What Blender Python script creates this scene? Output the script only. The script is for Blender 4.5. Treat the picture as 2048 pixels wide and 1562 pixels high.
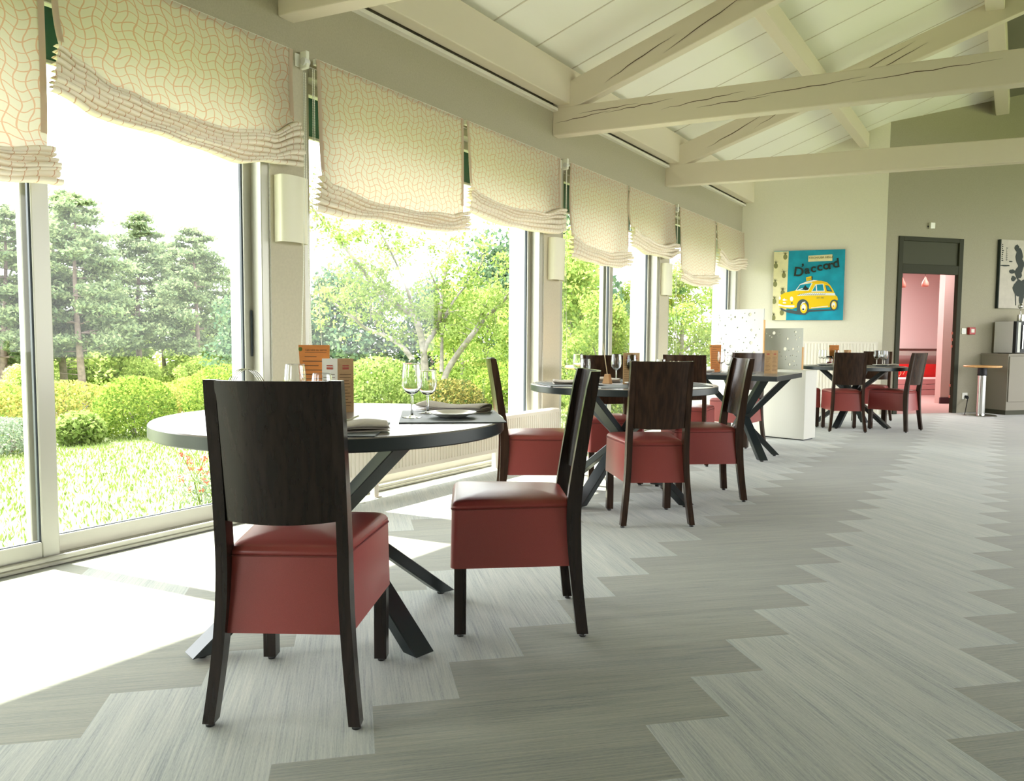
import bpy, bmesh, math, random
import numpy as np
from math import sin, cos, pi, radians as rad, sqrt
from mathutils import Vector, Matrix
from mathutils.geometry import delaunay_2d_cdt

for o in list(bpy.data.objects):
    bpy.data.objects.remove(o)
SC = bpy.context.scene
COL = SC.collection

# ---------------------------------------------------------------- camera
CAM_H = 1.05
yaw, pitch, roll = rad(33.99), rad(3.767), rad(0.416)
fw = Vector((-sin(yaw) * cos(pitch), cos(yaw) * cos(pitch), -sin(pitch)))
r0 = Vector((cos(yaw), sin(yaw), 0))
u0 = r0.cross(fw)
rr = r0 * cos(roll) + u0 * sin(roll)
uu = -r0 * sin(roll) + u0 * cos(roll)
cd = bpy.data.cameras.new('camera')
cam = bpy.data.objects.new('camera', cd)
COL.objects.link(cam)
cam.matrix_world = Matrix(((rr.x, uu.x, -fw.x, 0), (rr.y, uu.y, -fw.y, 0), (rr.z, uu.z, -fw.z, CAM_H), (0, 0, 0, 1)))
cd.sensor_width = 36
cd.lens = 36 * 1500 / 2048
cd.clip_start = 0.05
cd.clip_end = 300
SC.camera = cam

# ---------------------------------------------------------------- light
SC.view_settings.view_transform = 'Standard'
SC.view_settings.look = 'None'
SC.view_settings.gamma = 1
SC.view_settings.use_curve_mapping = False
SC.view_settings.exposure = 2.9
w = bpy.data.worlds.new('sky')
SC.world = w
w.use_nodes = True
bg = w.node_tree.nodes['Background']
bg.inputs['Color'].default_value = (0.97, 0.98, 1.0, 1)
bg.inputs['Strength'].default_value = 1.25
sd = bpy.data.lights.new('sun', 'SUN')
sun = bpy.data.objects.new('sun', sd)
COL.objects.link(sun)
sd.energy = 3.6
sd.angle = rad(0.6)
sd.color = (1.0, 0.96, 0.88)
sdir = Vector((0.986 * cos(rad(54)), 0.168 * cos(rad(54)), -sin(rad(54))))
sun.rotation_euler = sdir.to_track_quat('-Z', 'Y').to_euler()
sun.location = (-10, 0, 14)
SC.cycles.max_bounces = 12
SC.cycles.diffuse_bounces = 6
SC.cycles.glossy_bounces = 4
SC.cycles.transmission_bounces = 10
SC.cycles.transparent_max_bounces = 24
SC.cycles.sample_clamp_indirect = 6
SC.cycles.caustics_reflective = False
SC.cycles.caustics_refractive = False
SC.cycles.use_denoising = True

# ---------------------------------------------------------------- materials
def new_mat(name):
    m = bpy.data.materials.new(name)
    m.use_nodes = True
    nt = m.node_tree
    return m, nt, nt.nodes['Principled BSDF']

def pmat(name, col, rough=0.6, metal=0.0, noise=0.0, nscale=8.0, stretch=(1, 1, 1), bump=0.0, spec=0.5, col2=None):
    m, nt, b = new_mat(name)
    b.inputs['Roughness'].default_value = rough
    b.inputs['Metallic'].default_value = metal
    b.inputs['Specular IOR Level'].default_value = spec
    c = (*col, 1)
    b.inputs['Base Color'].default_value = c
    if noise > 0 or col2 or bump > 0:
        tc = nt.nodes.new('ShaderNodeTexCoord')
        mp = nt.nodes.new('ShaderNodeMapping')
        mp.inputs['Scale'].default_value = stretch
        nz = nt.nodes.new('ShaderNodeTexNoise')
        nz.inputs['Scale'].default_value = nscale
        nz.inputs['Detail'].default_value = 5
        nt.links.new(tc.outputs['Object'], mp.inputs[0])
        nt.links.new(mp.outputs[0], nz.inputs['Vector'])
        if noise > 0 or col2:
            rp = nt.nodes.new('ShaderNodeValToRGB')
            rp.color_ramp.elements[0].position = 0.3
            rp.color_ramp.elements[1].position = 0.7
            a = tuple(max(0, x * (1 - noise)) for x in col)
            bb = col2 if col2 else tuple(min(1, x * (1 + noise)) for x in col)
            rp.color_ramp.elements[0].color = (*a, 1)
            rp.color_ramp.elements[1].color = (*bb, 1)
            nt.links.new(nz.outputs['Fac'], rp.inputs[0])
            nt.links.new(rp.outputs[0], b.inputs['Base Color'])
        if bump > 0:
            bp = nt.nodes.new('ShaderNodeBump')
            bp.inputs['Strength'].default_value = bump
            bp.inputs['Distance'].default_value = 0.01
            nt.links.new(nz.outputs['Fac'], bp.inputs['Height'])
            nt.links.new(bp.outputs[0], b.inputs['Normal'])
    return m

def leaf_mat(name, c1, c2, trans=0.35):
    m, nt, b = new_mat(name)
    nt.nodes.remove(b)
    out = nt.nodes['Material Output']
    geo = nt.nodes.new('ShaderNodeNewGeometry')
    rp = nt.nodes.new('ShaderNodeValToRGB')
    rp.color_ramp.elements[0].color = (*c1, 1)
    rp.color_ramp.elements[1].color = (*c2, 1)
    nt.links.new(geo.outputs['Random Per Island'], rp.inputs[0])
    d = nt.nodes.new('ShaderNodeBsdfDiffuse')
    t = nt.nodes.new('ShaderNodeBsdfTranslucent')
    mx = nt.nodes.new('ShaderNodeMixShader')
    mx.inputs[0].default_value = trans
    nt.links.new(rp.outputs[0], d.inputs[0])
    nt.links.new(rp.outputs[0], t.inputs[0])
    nt.links.new(d.outputs[0], mx.inputs[1])
    nt.links.new(t.outputs[0], mx.inputs[2])
    nt.links.new(mx.outputs[0], out.inputs[0])
    return m

def thin_glass(name, tint=(0.97, 1, 0.985), ior=1.45, base=0.0):
    m, nt, b = new_mat(name)
    nt.nodes.remove(b)
    out = nt.nodes['Material Output']
    lw = nt.nodes.new('ShaderNodeLayerWeight')
    lw.inputs['Blend'].default_value = 0.5
    pw = nt.nodes.new('ShaderNodeMath'); pw.operation = 'POWER'; pw.inputs[1].default_value = 4.5
    nt.links.new(lw.outputs['Facing'], pw.inputs[0])
    fr = nt.nodes.new('ShaderNodeMath'); fr.operation = 'MULTIPLY_ADD'; fr.inputs[1].default_value = 0.85; fr.inputs[2].default_value = 0.022
    nt.links.new(pw.outputs[0], fr.inputs[0])
    tr = nt.nodes.new('ShaderNodeBsdfTransparent')
    tr.inputs[0].default_value = (*tint, 1)
    gl = nt.nodes.new('ShaderNodeBsdfGlossy')
    gl.inputs['Roughness'].default_value = 0.02
    mx = nt.nodes.new('ShaderNodeMixShader')
    ad = nt.nodes.new('ShaderNodeMath')
    ad.operation = 'ADD'
    ad.use_clamp = True
    ad.inputs[1].default_value = base
    nt.links.new(fr.outputs[0], ad.inputs[0])
    nt.links.new(ad.outputs[0], mx.inputs[0])
    nt.links.new(tr.outputs[0], mx.inputs[1])
    nt.links.new(gl.outputs[0], mx.inputs[2])
    nt.links.new(mx.outputs[0], out.inputs[0])
    return m

def carpet_mat():
    m, nt, b = new_mat('carpet_planks')
    b.inputs['Roughness'].default_value = 0.9
    b.inputs['Specular IOR Level'].default_value = 0.3
    b.inputs['Sheen Weight'].default_value = 0.35
    b.inputs['Sheen Roughness'].default_value = 0.5
    uv = nt.nodes.new('ShaderNodeUVMap')
    uv.uv_map = 'UVMap'
    at = nt.nodes.new('ShaderNodeAttribute')
    at.attribute_name = 'tone'
    def nz(sx, sy, det):
        mp = nt.nodes.new('ShaderNodeMapping')
        mp.inputs['Scale'].default_value = (sx, sy, 1)
        n = nt.nodes.new('ShaderNodeTexNoise')
        n.inputs['Scale'].default_value = 1
        n.inputs['Detail'].default_value = det
        n.inputs['Roughness'].default_value = 0.65
        nt.links.new(uv.outputs[0], mp.inputs[0])
        nt.links.new(mp.outputs[0], n.inputs['Vector'])
        return n
    n1, n2, n3 = nz(4, 150, 4), nz(0.9, 14, 3), nz(60, 320, 2)
    def mth(op, a, bb):
        x = nt.nodes.new('ShaderNodeMath')
        x.operation = op
        for i, v in enumerate((a, bb)):
            if isinstance(v, (int, float)):
                x.inputs[i].default_value = v
            else:
                nt.links.new(v, x.inputs[i])
        return x.outputs[0]
    s = mth('ADD', mth('MULTIPLY', n1.outputs[0], 0.5), mth('MULTIPLY', n2.outputs[0], 0.3))
    s = mth('ADD', s, mth('MULTIPLY', n3.outputs[0], 0.2))
    rp = nt.nodes.new('ShaderNodeValToRGB')
    e = rp.color_ramp.elements
    e[0].position, e[0].color = 0.36, (0.37, 0.42, 0.43, 1)
    e[1].position, e[1].color = 0.64, (0.98, 0.97, 0.88, 1)
    k = e.new(0.47); k.color = (0.66, 0.70, 0.66, 1)
    nt.links.new(s, rp.inputs[0])
    mx = nt.nodes.new('ShaderNodeMix')
    mx.data_type = 'RGBA'
    mx.blend_type = 'MULTIPLY'
    mx.inputs[0].default_value = 1
    nt.links.new(rp.outputs[0], mx.inputs[6])
    nt.links.new(at.outputs['Color'], mx.inputs[7])
    nt.links.new(mx.outputs[2], b.inputs['Base Color'])
    bp = nt.nodes.new('ShaderNodeBump')
    bp.inputs['Strength'].default_value = 0.35
    bp.inputs['Distance'].default_value = 0.004
    nt.links.new(s, bp.inputs['Height'])
    nt.links.new(bp.outputs[0], b.inputs['Normal'])
    return m

def blind_mat(folded=False):
    m, nt, b = new_mat('blind_folds' if folded else 'blind_fabric')
    nt.nodes.remove(b)
    out = nt.nodes['Material Output']
    uv = nt.nodes.new('ShaderNodeUVMap')
    sp = nt.nodes.new('ShaderNodeSeparateXYZ')
    nt.links.new(uv.outputs[0], sp.inputs[0])
    def mth(op, a, bb=0.0):
        x = nt.nodes.new('ShaderNodeMath')
        x.operation = op
        for i, v in enumerate((a, bb)):
            if isinstance(v, (int, float)):
                x.inputs[i].default_value = v
            else:
                nt.links.new(v, x.inputs[i])
        return x.outputs[0]
    def line(u, v, f1, ph, cell, thick):
        wv = mth('MULTIPLY', mth('SINE', mth('MULTIPLY', v, f1)), 0.014)
        nz = nt.nodes.new('ShaderNodeTexNoise')
        nz.inputs['Scale'].default_value = 7.0
        nt.links.new(uv.outputs[0], nz.inputs['Vector'])
        w2 = mth('MULTIPLY', mth('SUBTRACT', nz.outputs['Fac'], 0.5), 0.05 * ph)
        t = mth('ADD', mth('ADD', u, wv), w2)
        fr = mth('FRACT', mth('DIVIDE', t, cell))
        return mth('LESS_THAN', mth('ABSOLUTE', mth('SUBTRACT', fr, 0.5)), thick)
    l1 = line(sp.outputs[0], sp.outputs[1], 4.0 if folded else 34.0, 1.0, 0.050, 0.035 if folded else 0.065)
    l2 = line(sp.outputs[1], sp.outputs[0], 41.0, -1.0, 0.043, 0.055)
    l = mth('MAXIMUM', l1, 0.0) if folded else mth('MAXIMUM', l1, l2)
    mx = nt.nodes.new('ShaderNodeMix')
    mx.data_type = 'RGBA'
    mx.inputs[6].default_value = (0.84, 0.77, 0.66, 1) if folded else (0.65, 0.60, 0.485, 1)  # same cloth; folds coloured lighter to make up for the light they block
    mx.inputs[7].default_value = (0.62, 0.39, 0.27, 1)
    nt.links.new(l, mx.inputs[0])
    d = nt.nodes.new('ShaderNodeBsdfDiffuse')
    t = nt.nodes.new('ShaderNodeBsdfTranslucent')
    ms = nt.nodes.new('ShaderNodeMixShader')
    ms.inputs[0].default_value = 0.14 if folded else 0.36
    for s_ in (d, t):
        nt.links.new(mx.outputs[2], s_.inputs[0])
    nt.links.new(d.outputs[0], ms.inputs[1])
    nt.links.new(t.outputs[0], ms.inputs[2])
    nt.links.new(ms.outputs[0], out.inputs[0])
    return m

def beam_mat():
    m, nt, b = new_mat('painted_beam')
    b.inputs['Roughness'].default_value = 0.55
    tc = nt.nodes.new('ShaderNodeUVMap')
    def nz(sx, sy, det, sc=1):
        mp = nt.nodes.new('ShaderNodeMapping')
        mp.inputs['Scale'].default_value = (sx, sy, 1)
        n = nt.nodes.new('ShaderNodeTexNoise')
        n.inputs['Scale'].default_value = sc
        n.inputs['Detail'].default_value = det
        nt.links.new(tc.outputs[0], mp.inputs[0])
        nt.links.new(mp.outputs[0], n.inputs['Vector'])
        return n
    g = nz(1.5, 60, 4)
    rp = nt.nodes.new('ShaderNodeValToRGB')
    rp.color_ramp.elements[0].position = 0.3
    rp.color_ramp.elements[0].color = (0.66, 0.59, 0.48, 1)
    rp.color_ramp.elements[1].position = 0.65
    rp.color_ramp.elements[1].color = (0.72, 0.65, 0.53, 1)
    nt.links.new(g.outputs['Fac'], rp.inputs[0])
    nt.links.new(rp.outputs[0], b.inputs['Base Color'])
    return m

M = {}
M['wall'] = pmat('wall_paint_sand', (0.55, 0.505, 0.39), 0.8, noise=0.04, nscale=60, bump=0.15)
M['wallband'] = pmat('wall_paint_taupe', (0.42, 0.385, 0.29), 0.8, noise=0.05, nscale=90, bump=0.15)
M['wallend'] = pmat('wall_paint_cream', (0.74, 0.71, 0.59), 0.85, noise=0.02, nscale=60, bump=0.1)
M['walldark'] = pmat('wall_paint_dark', (0.33, 0.305, 0.225), 0.85, noise=0.05, nscale=80, bump=0.1)
M['ext'] = pmat('exterior_render', (0.74, 0.73, 0.69), 0.9, noise=0.06, nscale=90, bump=0.5)
M['ceil'] = pmat('ceiling_panel', (0.88, 0.87, 0.81), 0.6)
M['joint'] = pmat('ceiling_joint', (0.66, 0.61, 0.54), 0.6)
M['ceildark'] = pmat('ceiling_dark', (0.16, 0.15, 0.11), 0.8)
M['beam'] = beam_mat()
M['crack'] = pmat('beam_crack', (0.10, 0.06, 0.04), 0.9)
M['trim'] = pmat('white_trim', (0.78, 0.75, 0.68), 0.5)
M['carpet'] = carpet_mat()
M['alu'] = pmat('champagne_metal', (0.42, 0.41, 0.35), 0.38, 0.35)
M['seal'] = pmat('rubber_seal', (0.02, 0.03, 0.04), 0.5)
M['glass'] = thin_glass('window_glass')
def real_glass():
    m, nt, b = new_mat('drinking_glass')
    b.inputs['Transmission Weight'].default_value = 1.0
    b.inputs['Roughness'].default_value = 0.0
    b.inputs['IOR'].default_value = 1.48
    b.inputs['Base Color'].default_value = (0.97, 0.985, 0.99, 1)
    return m
M['wine'] = real_glass()
M['blind'] = blind_mat()
M['blindf'] = blind_mat(True)
M['hem'] = leaf_mat('blind_hem', (0.62, 0.50, 0.39), (0.64, 0.52, 0.40), 0.35)
M['plastic'] = pmat('white_plastic', (0.82, 0.82, 0.74), 0.4)
M['shade'] = pmat('lamp_shade_paint', (0.83, 0.80, 0.64), 0.5)
M['wood'] = pmat('stained_wood', (0.013, 0.009, 0.007), 0.24, noise=0.25, nscale=4, stretch=(16, 16, .8), col2=(0.021, 0.013, 0.010), spec=.35)
M['wood2'] = pmat('stained_wood_brown', (0.029, 0.0145, 0.0095), 0.22, noise=0.3, nscale=4, stretch=(16, 16, .8), col2=(0.050, 0.026, 0.016), spec=.28)
M['red'] = pmat('red_vinyl', (0.29, 0.056, 0.050), 0.34, noise=0.08, nscale=500, bump=0.05)
M['piping'] = pmat('red_piping', (0.17, 0.03, 0.028), 0.5)
M['top'] = pmat('table_laminate', (0.22, 0.20, 0.18), 0.22, noise=0.12, nscale=4, stretch=(3, 20, 3), spec=0.7)
M['edge'] = pmat('table_edge', (0.018, 0.026, 0.028), 0.35)
M['legm'] = pmat('table_leg_metal', (0.020, 0.028, 0.030), 0.33)
M['glide'] = pmat('glide', (0.05, 0.05, 0.05), 0.3, 0.6)
M['rad'] = pmat('radiator_enamel', (0.80, 0.76, 0.67), 0.4)
M['kraft'] = pmat('kraft_card', (0.52, 0.33, 0.16), 0.8, noise=0.08, nscale=60)
M['orange'] = pmat('orange_card', (0.62, 0.22, 0.045), 0.7, noise=0.08, nscale=30, stretch=(1, 1, 8))
M['card'] = pmat('white_card', (0.80, 0.78, 0.70), 0.7)
M['print'] = pmat('print_brown', (0.12, 0.06, 0.03), 0.8)
M['printred'] = pmat('print_red', (0.45, 0.10, 0.07), 0.8)
M['mat'] = pmat('placemat_leatherette', (0.085, 0.10, 0.105), 0.5, noise=0.1, nscale=300, bump=0.1)
M['napkin'] = pmat('taupe_napkin', (0.50, 0.455, 0.39), 0.85, noise=0.06, nscale=80)
M['china'] = pmat('white_china', (0.80, 0.79, 0.74), 0.15)
M['steel'] = pmat('steel', (0.62, 0.62, 0.60), 0.2, 1.0)
M['lightwood'] = pmat('light_wood', (0.66, 0.36, 0.13), 0.45, noise=0.12, nscale=6, stretch=(1, 10, 1))
M['straw'] = pmat('straw', (0.75, 0.62, 0.38), 0.7)
M['white'] = pmat('white_lacquer', (0.66, 0.66, 0.65), 0.35)
M['grey'] = pmat('light_grey_lacquer', (0.50, 0.51, 0.46), 0.4)  # true grey on rail and strip; stands for shade on the lower screen
M['box'] = pmat('divider_laminate', (0.66, 0.65, 0.58), 0.45)
M['cab'] = pmat('cabinet_laminate', (0.25, 0.23, 0.18), 0.6, spec=.3)
M['black'] = pmat('black_plastic', (0.012, 0.013, 0.015), 0.5, spec=.3)
M['doorf'] = pmat('door_frame_paint', (0.040, 0.041, 0.026), 0.75, spec=.25)
M['doorp'] = pmat('door_transom_panel', (0.065, 0.066, 0.044), 0.75, spec=.25)
M['pink'] = pmat('pink_wall', (0.60, 0.42, 0.39), 0.8)
M['pinkfloor'] = pmat('pink_carpet', (0.38, 0.23, 0.21), 0.95)
M['pinkblind'] = pmat('pink_blind', (0.84, 0.72, 0.70), 0.8)
M['pinkd'] = pmat('pink_slats', (0.60, 0.30, 0.29), 0.6)
M['salmon'] = pmat('salmon_lamp', (0.80, 0.28, 0.22), 0.5)
M['redp'] = pmat('red_panel', (0.70, 0.012, 0.010), 0.5)
M['redcall'] = pmat('red_call_point', (0.40, 0.02, 0.02), 0.4)
M['purple'] = pmat('purple_skirting', (0.07, 0.025, 0.035), 0.6)
M['green'] = pmat('green_awning', (0.010, 0.075, 0.040), 0.8)
# painting colours
M['p_blue'] = pmat('paint_blue', (0.0, 0.28, 0.42), 0.7, noise=0.25, nscale=4, col2=(0.0, 0.36, 0.52))
M['p_cream'] = pmat('paint_cream', (0.76, 0.70, 0.42), 0.7, noise=0.1, nscale=6)
M['p_yel'] = pmat('paint_yellow', (0.90, 0.60, 0.0), 0.6)
M['p_yel2'] = pmat('paint_deep_yellow', (0.80, 0.47, 0.0), 0.6)
M['p_blk'] = pmat('paint_black', (0.012, 0.02, 0.015), 0.7)
M['p_gry'] = pmat('paint_slate', (0.055, 0.085, 0.095), 0.7)
M['p_wht'] = pmat('paint_white', (0.82, 0.83, 0.86), 0.7)
M['p_olv'] = pmat('paint_olive', (0.22, 0.22, 0.09), 0.8)
M['p_side'] = pmat('canvas_side', (0.09, 0.05, 0.035), 0.8)
M['p_bw'] = pmat('canvas_white', (0.50, 0.46, 0.40), 0.8, noise=0.08, nscale=10)
M['candle'] = pmat('pink_candle', (0.75, 0.05, 0.08), 0.5)
# outside
M['lawn'] = pmat('lawn_soil', (0.19, 0.24, 0.085), 0.95, noise=0.2, nscale=3, col2=(0.27, 0.31, 0.14))
M['blade'] = leaf_mat('grass_blade', (0.12, 0.18, 0.04), (0.20, 0.25, 0.08), 0.35)
M['pine'] = leaf_mat('pine_needles', (0.11, 0.16, 0.085), (0.25, 0.30, 0.15), 0.45)
M['bark'] = pmat('pine_bark', (0.16, 0.12, 0.10), 0.9, noise=0.3, nscale=6)
M['bark2'] = pmat('grey_bark', (0.20, 0.18, 0.155), 0.9, noise=0.35, nscale=14)
M['leafy'] = leaf_mat('spring_leaves', (0.14, 0.22, 0.045), (0.30, 0.37, 0.12), 0.5)
M['under'] = leaf_mat('understory_leaves', (0.16, 0.26, 0.06), (0.38, 0.45, 0.12), 0.55)
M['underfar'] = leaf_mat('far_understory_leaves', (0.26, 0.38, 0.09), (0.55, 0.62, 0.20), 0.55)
M['box1'] = leaf_mat('boxwood_leaves', (0.07, 0.14, 0.02), (0.32, 0.40, 0.08), 0.35)
M['box2'] = leaf_mat('tipped_leaves', (0.03, 0.075, 0.02), (0.32, 0.27, 0.08), 0.3)
M['dkleaf'] = leaf_mat('dark_leaves', (0.045, 0.09, 0.055), (0.14, 0.20, 0.10), 0.25)
M['yelflw'] = leaf_mat('yellow_flowers', (0.12, 0.20, 0.04), (0.42, 0.34, 0.10), 0.3)
M['lav'] = leaf_mat('greygreen_leaves', (0.13, 0.19, 0.11), (0.28, 0.32, 0.24), 0.3)
M['redflw'] = leaf_mat('red_flowers', (0.60, 0.05, 0.04), (0.85, 0.15, 0.12), 0.3)
M['terra'] = pmat('terracotta', (0.45, 0.12, 0.07), 0.8)

# ---------------------------------------------------------------- mesh helpers
def obj(name, bm, mats, parent=None, smooth=False, loc=None, rotz=None):
    me = bpy.data.meshes.new(name)
    if not isinstance(mats, (list, tuple)):
        mats = [mats]
    for m_ in mats:
        me.materials.append(M[m_] if isinstance(m_, str) else m_)
    bm.to_mesh(me)
    bm.free()
    if smooth:
        me.shade_smooth() if smooth is True else None
        if smooth == 'auto':
            for p in me.polygons:
                p.use_smooth = True
            me.set_sharp_from_angle(angle=rad(35))
    o = bpy.data.objects.new(name, me)
    COL.objects.link(o)
    if parent:
        o.parent = parent
    if loc is not None:
        o.location = loc
    if rotz is not None:
        o.rotation_euler = (0, 0, rotz)
    return o

def tag(o, label, cat, group=None, kind=None):
    if label: o['label'] = label
    if cat: o['category'] = cat
    if group: o['group'] = group
    if kind: o['kind'] = kind
    return o

def struct(o, label=None):
    o['kind'] = 'structure'
    if label: o['label'] = label
    return o

def thing(name, label, cat, loc=(0, 0, 0), rotz=0, group=None):
    o = bpy.data.objects.new(name, None)
    o.empty_display_size = 0.1
    COL.objects.link(o)
    o.location = loc
    o.rotation_euler = (0, 0, rotz)
    return tag(o, label, cat, group)

def dup(root, loc, rotz, label=None, group=None):
    r = root.copy(); COL.objects.link(r)
    r.location = loc; r.rotation_euler = (0, 0, rotz)
    if label: r['label'] = label
    if group: r['group'] = group
    for ch in list(root.children):
        c = ch.copy(); COL.objects.link(c); c.parent = r
        for g in ch.children:
            d = g.copy(); COL.objects.link(d); d.parent = c
    return r

def NB():
    return bmesh.new()

def face(bm, pts, mi=0):
    vs = [bm.verts.new(p) for p in pts]
    f = bm.faces.new(vs)
    f.material_index = mi
    return f

def hexa(bm, c, mi=0):
    """8 corners: bottom 4 ccw, top 4 ccw"""
    v = [bm.verts.new(p) for p in c]
    out = []
    for q in ((0, 3, 2, 1), (4, 5, 6, 7), (0, 1, 5, 4), (1, 2, 6, 5), (2, 3, 7, 6), (3, 0, 4, 7)):
        f = bm.faces.new([v[i] for i in q]); f.material_index = mi; out.append(f)
    return v, out

def box(bm, x0, x1, y0, y1, z0, z1, mi=0, bev=0.0, seg=2):
    v, f = hexa(bm, [(x0, y0, z0), (x1, y0, z0), (x1, y1, z0), (x0, y1, z0), (x0, y0, z1), (x1, y0, z1), (x1, y1, z1), (x0, y1, z1)], mi)
    if bev > 0:
        es = list({e for q in f for e in q.edges})
        bmesh.ops.bevel(bm, geom=es, offset=bev, segments=seg, affect='EDGES', profile=0.6, material=-1)
    return v

def prism(bm, poly, z0, z1, mi=0):
    n = len(poly)
    a = [bm.verts.new((p[0], p[1], z0)) for p in poly]
    b = [bm.verts.new((p[0], p[1], z1)) for p in poly]
    f = bm.faces.new(list(reversed(a))); f.material_index = mi
    f = bm.faces.new(b); f.material_index = mi
    for i in range(n):
        j = (i + 1) % n
        f = bm.faces.new((a[i], a[j], b[j], b[i])); f.material_index = mi

def lathe(bm, prof, n=24, mi=0, cx=0, cy=0):
    rings = []
    for r, z in prof:
        if r < 1e-5:
            rings.append([bm.verts.new((cx, cy, z))])
        else:
            rings.append([bm.verts.new((cx + r * cos(2 * pi * i / n), cy + r * sin(2 * pi * i / n), z)) for i in range(n)])
    for a, b in zip(rings, rings[1:]):
        for i in range(n):
            j = (i + 1) % n
            if len(a) == 1 and len(b) == 1: continue
            if len(a) == 1: f = bm.faces.new((a[0], b[j], b[i]))
            elif len(b) == 1: f = bm.faces.new((a[i], a[j], b[0]))
            else: f = bm.faces.new((a[i], a[j], b[j], b[i]))
            f.material_index = mi

def tube(bm, pts, rad_, n=8, mi=0, cap=True):
    pts = [Vector(p) for p in pts]
    if not isinstance(rad_, (list, tuple)): rad_ = [rad_] * len(pts)
    rings = []
    up = Vector((0.3, 0.2, 0.93))
    for i, p in enumerate(pts):
        t = (pts[min(i + 1, len(pts) - 1)] - pts[max(i - 1, 0)])
        if t.length < 1e-9: t = Vector((0, 0, 1))
        t.normalize()
        if abs(t.dot(up)) > 0.97: up = Vector((0.9, 0.3, 0.1))
        a = t.cross(up).normalized(); b = t.cross(a)
        rings.append([bm.verts.new(p + (a * cos(2 * pi * k / n) + b * sin(2 * pi * k / n)) * rad_[i]) for k in range(n)])
    for a, b in zip(rings, rings[1:]):
        for k in range(n):
            j = (k + 1) % n
            f = bm.faces.new((a[k], a[j], b[j], b[k])); f.material_index = mi
    if cap:
        for r_ in (rings[0], rings[-1]):
            try:
                f = bm.faces.new(r_); f.material_index = mi
            except ValueError: pass
    return rings

def fixn(bm):
    bmesh.ops.recalc_face_normals(bm, faces=bm.faces[:])
    return bm

def quads_obj(name, C, A, B, mat, parent=None):
    """leaf cards: centres C, half-axes A and B (numpy n x 3), each a small diamond"""
    n = len(C)
    V = np.empty((n, 4, 3), np.float32)
    V[:, 0] = C - A; V[:, 1] = C + B; V[:, 2] = C + A; V[:, 3] = C - B
    me = bpy.data.meshes.new(name)
    me.vertices.add(4 * n); me.vertices.foreach_set('co', V.ravel())
    me.loops.add(4 * n); me.loops.foreach_set('vertex_index', np.arange(4 * n, dtype=np.int32))
    me.polygons.add(n)
    me.polygons.foreach_set('loop_start', np.arange(0, 4 * n, 4, dtype=np.int32))
    me.materials.append(M[mat])
    me.update(calc_edges=True)
    o = bpy.data.objects.new(name, me); COL.objects.link(o)
    if parent: o.parent = parent
    return o

def rnd_axes(rng, n, size, elong=1.6, flat=0.0):
    a = rng.normal(size=(n, 3)); a[:, 2] *= (1 - flat)
    a /= np.linalg.norm(a, axis=1)[:, None]
    b = np.cross(a, rng.normal(size=(n, 3))); b /= np.linalg.norm(b, axis=1)[:, None]
    s = size * rng.uniform(0.6, 1.3, n)[:, None]
    return a * s, b * s / elong

# ================================================================= SETTING
WX = -3.635          # inner face of the window wall
EX = -4.02           # outer face
E0 = Vector((-3.635, 11.734, 0)); Ed = Vector((cos(rad(16)), sin(rad(16)), 0))
C0 = Vector((-1.681, 12.294, 0)); Dd = Vector((cos(rad(49)), sin(rad(49)), 0)); Dn = Vector((-Dd.y, Dd.x, 0))
def roofz(x): return 3.516 + 0.385 * (x - WX)
RX = 1.45
XM = -0.33
RZ = roofz(RX)
def roofzr(x): return RZ - 0.385 * (x - RX)
XR = 6.5
YN = -3.2

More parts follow.
